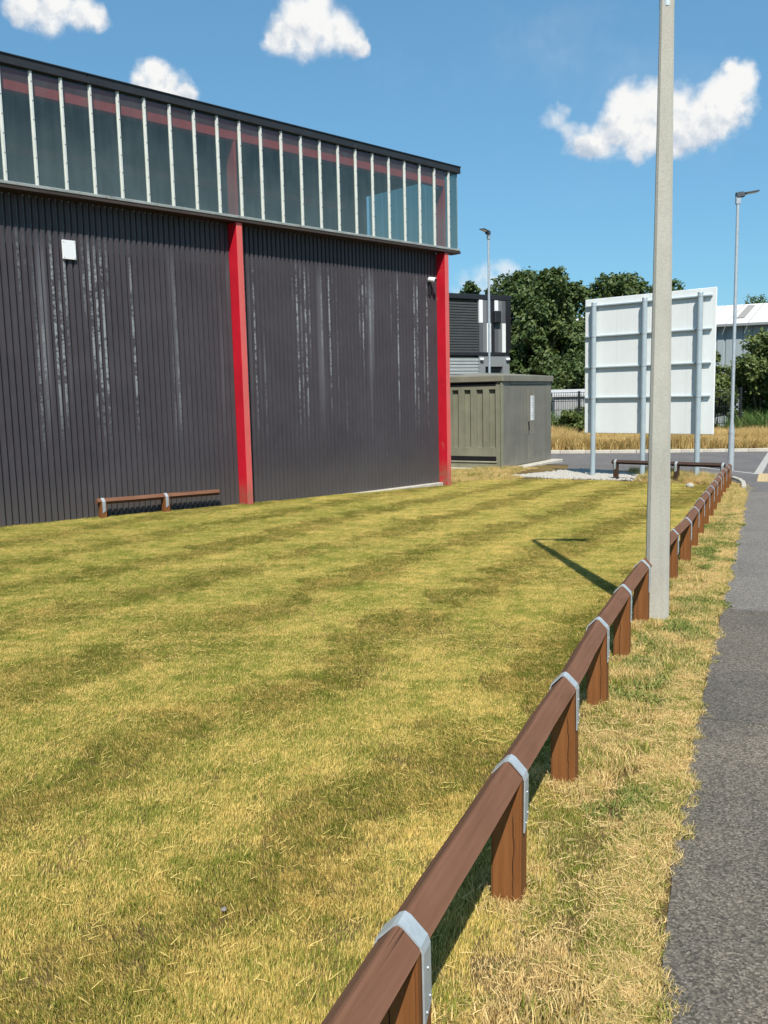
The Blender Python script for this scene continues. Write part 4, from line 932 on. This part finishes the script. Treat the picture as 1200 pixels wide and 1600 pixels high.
for ix in range(int(-12 / st), int(9 / st)):
    for iy in range(int(.6 / st), int(22 / st)):
        x, y = ix * st + rng.uniform(-.07, .07), iy * st + rng.uniform(-.07, .07)
        if not cam_sees(x, y, 1.2) or not inside((x, y), lawn_poly): continue
        q = (x * MN.x + y * MN.y) / SW + .35 * vnoise(x, y, .35, 1) + .25
        f = (q % 2.0); pk = (0 if (f + rng.normal(0, .12)) % 2.0 < 1.2 else 4) + int(rng.integers(0, 4))
        if vnoise(x, y, .9, 4) + rng.normal(0, .1) > .55: pk = 8 + int(rng.integers(0, 2))
        s = 1 + .35 * vnoise(x, y, .6, 2); edge_f = f % 1.0
        if edge_f < .12: s *= .75
        pts.append((x, y, H(x, y), rng.normal(0, .25), max(.5, s), pk))
scatter('lawn_grass', pts, tiles)
# verge between the rail and the path: parched, with green tufts
tv = [blade_tile('v', M_verge, 2400, .15, .008, .024, .0020, 1.2, (0, 0), 200 + v, 40, .15) for v in range(4)] + [blade_tile('v', M_verge, 1000, .13, .03, .065, .0030, .9, (0, 0), 210 + v, 6, .2) for v in range(2)]
pts = []; st = .19
def edge_x(y):
    for (x0, y0), (x1, y1) in zip(edge[:-1], edge[1:]):
        if y0 <= y <= y1: return x0 + (x1 - x0) * (y - y0) / (y1 - y0)
    return 7.9 if y < 20.6 else 7.5
for iy in range(int(.6 / st), int(20.6 / st)):
    for ix in range(-10, 60):
        x, y = ix * st + rng.uniform(-.06, .06), iy * st + rng.uniform(-.06, .06)
        if not cam_sees(x, y, 1.0): continue
        ex = edge_x(y) - .215 + .06 * vnoise(x, y, 2.2, 9)
        if y > 17.6: ex = min(ex, 7.52 + (y - 18.35) * .36)
        if x < fence_x(y) - .05 or x > ex: continue
        near = ex - x
        pk = int(rng.integers(0, 4))
        if vnoise(x, y, 2.6, 11) > (.34 if near > .25 else .22): pk = 4 + int(rng.integers(0, 2))
        pts.append((x, y, H(x, y), rng.uniform(0, 6.28), rng.uniform(.7, 1.15), pk))
for v in range(3): tv.append(blade_tile('v', M_verge, 260, .055, .012, .045, .0024, 1.2, (0, 0), 230 + v, 8, .2))
for k in range(2600):      # small tufts that fray the line between verge and path
    y = 1.2 + 19 * rng.random() ** 1.8; x = edge_x(y) + rng.normal(-.105, .035) + .05 * vnoise(edge_x(y), y, 2.2, 9)
    if y > 17.6: continue
    if cam_sees(x, y, .6): pts.append((x, y, H(x, y) + .004, rng.uniform(0, 6.28), rng.uniform(.4, 1.0), 6 + int(rng.integers(0, 3))))
M_weed = blade_mat('weed_leaves', (.45, .40, .10), (.62, .55, .2), (.10, .14, .022), (.22, .27, .06), .18, (.3, .3, .3))
for v in range(3): tv.append(blade_tile('v', M_weed, 150, .075, .03, .062, .0052, 1.1, (0, 0), 250 + v, 0, .35))
for k in range(150):
    y = 1.6 + 13 * rng.random() ** 1.5; a_, b_ = fence_x(y), edge_x(y) - .1
    x = a_ + (b_ - a_) * rng.beta(2.6, 1.3)
    if vnoise(x, y, 1.6, 21) < .02: continue
    for q in range(int(rng.integers(2, 6))):
        xx, yy = x + rng.normal(0, .07), y + rng.normal(0, .09)
        pts.append((xx, yy, H(xx, yy) + .004, rng.uniform(0, 6.28), rng.uniform(.5, 1.0), 9 + int(rng.integers(0, 3))))
for (x, y) in fpts[2:]:      # uncut tufts round the foot of every post
    for q in range(16):
        a_ = rng.uniform(0, 6.28); r_ = rng.uniform(.06, .13); pts.append((x + math.cos(a_) * r_, y + math.sin(a_) * r_, H(x, y), rng.uniform(0, 6.28), rng.uniform(.6, 1.7), 6 + int(rng.integers(0, 3))))
# parched strip beside the cabinet and behind the lawn's far edge
for k in range(420):
    x, y = rng.uniform(.9, 5.2), rng.uniform(20.3, 25.6)
    if inside((x, y), [(1.2, 20.4), (2.0, 20.9), (3.0, 21.4), (3.6, 22.3), (3.3, 23.5), (4.4, 25.6), (3.6, 25.4), (2.0, 25.4), (1.0, 23)]): pts.append((x, y, H(x, y), rng.uniform(0, 6.28), rng.uniform(1.2, 2.6), int(rng.integers(0, 6))))
for k in range(420):
    x, y = rng.uniform(5.8, 7.5), rng.uniform(18.9, 23.3)
    if inside((x, y), [(6.3, 20.0), (7.1, 18.9), (7.4, 19.4), (7.4, 20.8), (7.0, 22.3), (6.3, 23.2), (6.3, 21.3), (5.9, 20.6)]): pts.append((x, y, H(x, y), rng.uniform(0, 6.28), rng.uniform(2, 5), int(rng.integers(0, 6))))
scatter('verge_grass', pts, tv)
# long dry grass on the bank over the road, reeds at its right end
td = [blade_tile('d', M_dry, 420, .35, .45, 1.0, .014, .45, (0, 0), 300 + v, 0, .4) for v in range(4)]
pts = []
for k in range(2600):
    x = rng.uniform(2, 24); y = rng.uniform(35.0, 39.5); hgt_ = (.75 + .25 * (y - 35) / 4) * (1 + .4 * vnoise(x, y, .5, 3))
    if y < 35.25 + .2 * (x > 15) * (x - 15) * .08: continue
    pts.append((x, y, H(x, y), rng.uniform(0, 6.28), max(.35, hgt_), int(rng.integers(0, 4))))
scatter('dry_grass', pts, td)
trd = [blade_tile('r', M_reed, 170, .35, 1.0, 1.9, .028, .5, (0, 0), 320 + v, 0, .6) for v in range(3)]
pts = [(x, y, H(x, y), rng.uniform(0, 6.28), rng.uniform(.75, 1.1), int(rng.integers(0, 3))) for x, y in zip(rng.uniform(15.6, 22, 240), rng.uniform(38.5, 41, 240))]
pts += [(x, y, H(x, y), rng.uniform(0, 6.28), rng.uniform(.7, 1.25), int(rng.integers(0, 3))) for x, y in zip(rng.uniform(7.0, 8.0, 14), rng.uniform(37.6, 38.6, 14))]
scatter('reeds', pts, trd)

# white gravel round the feet of the sign
M_gravel = simple('pale_gravel', (.40, .375, .33), .9, 0, .35, 30, .2)
gp = [(3.4, 22.3), (4.2, 21.4), (5.0, 21.0), (5.9, 20.6), (6.25, 20.9), (6.3, 22.2), (6.0, 23.4), (5.4, 24.3), (4.9, 24.0), (4.2, 23.0)]
ground_sheet('gravel_bed', gp, .012, M_gravel)
bm = bmesh.new(); 
stones = []
for v in range(3):
    bm = bmesh.new(); bmesh.ops.create_icosphere(bm, subdivisions=1, radius=1)
    for q in bm.verts: q.co *= random.uniform(.75, 1.2)
    me = bpy.data.meshes.new('stone'); bm.to_mesh(me); bm.free(); me.materials.append(M_gravel); 
    mm = MB()
    vv = [q.co.copy() for q in me.vertices]; ff = [tuple(p.vertices) for p in me.polygons]
    for k in range(26):
        s = random.uniform(.018, .040); c = Vector((random.uniform(-.2, .2), random.uniform(-.2, .2), s * .4)); R_ = Matrix.Rotation(random.uniform(0, 6.28), 3, (random.random() + .1, random.random(), random.random()))
        mm.add([c + (R_ @ q) * s for q in vv], ff)
    o = bpy.data.objects.new('stone', mm.mesh('stones', M_gravel)); stones.append(o)
pts = []
for k in range(1500):
    x, y = rng.uniform(2.6, 7.3), rng.uniform(19.3, 24.7)
    if inside((x, y), gp): pts.append((x, y, H(x, y) + .012, rng.uniform(0, 6.28), 1, int(rng.integers(0, 3))))
scatter('gravel', pts, stones)
# loose stones one can point to
def stone(label, x, y, s, seed, mat=M_gravel):
    r = random.Random(seed); bm = bmesh.new(); bmesh.ops.create_icosphere(bm, subdivisions=2, radius=1)
    for q in bm.verts: q.co = q.co * (1 + .28 * mnoise.noise(q.co * 1.5 + Vector((seed, 0, 0)))); q.co.z *= .6
    for q in bm.verts: q.co *= s
    me = bpy.data.meshes.new('stone'); bm.to_mesh(me); bm.free(); me.materials.append(mat); return obj('stone', me, label=label, cat='stone', loc=(x, y, H(x, y) + s * .45), rotz=r.uniform(0, 6))
stone('pale stone lying on the lawn by the far end of the long knee rail', 6.45, 18.75, .085, 1)
stone('small grey stone lying alone in the near left lawn', -.545, 2.70, .010, 2, simple('dull_pebble', (.22, .20, .18), .9)).location.z += .012
stone('white stone at the ragged edge of the path in the foreground', 1.075, 3.33, .015, 3, M_kerb)
for i, (x, y) in enumerate([(1.62, 4.15), (2.25, 5.65), (1.9, 4.62)]): stone(['small white chip on the path at the lower joint', 'small white chip lying farther up the dark path', 'small white chip in the middle of the path'][i], x, y, .007, 10 + i, M_kerb)
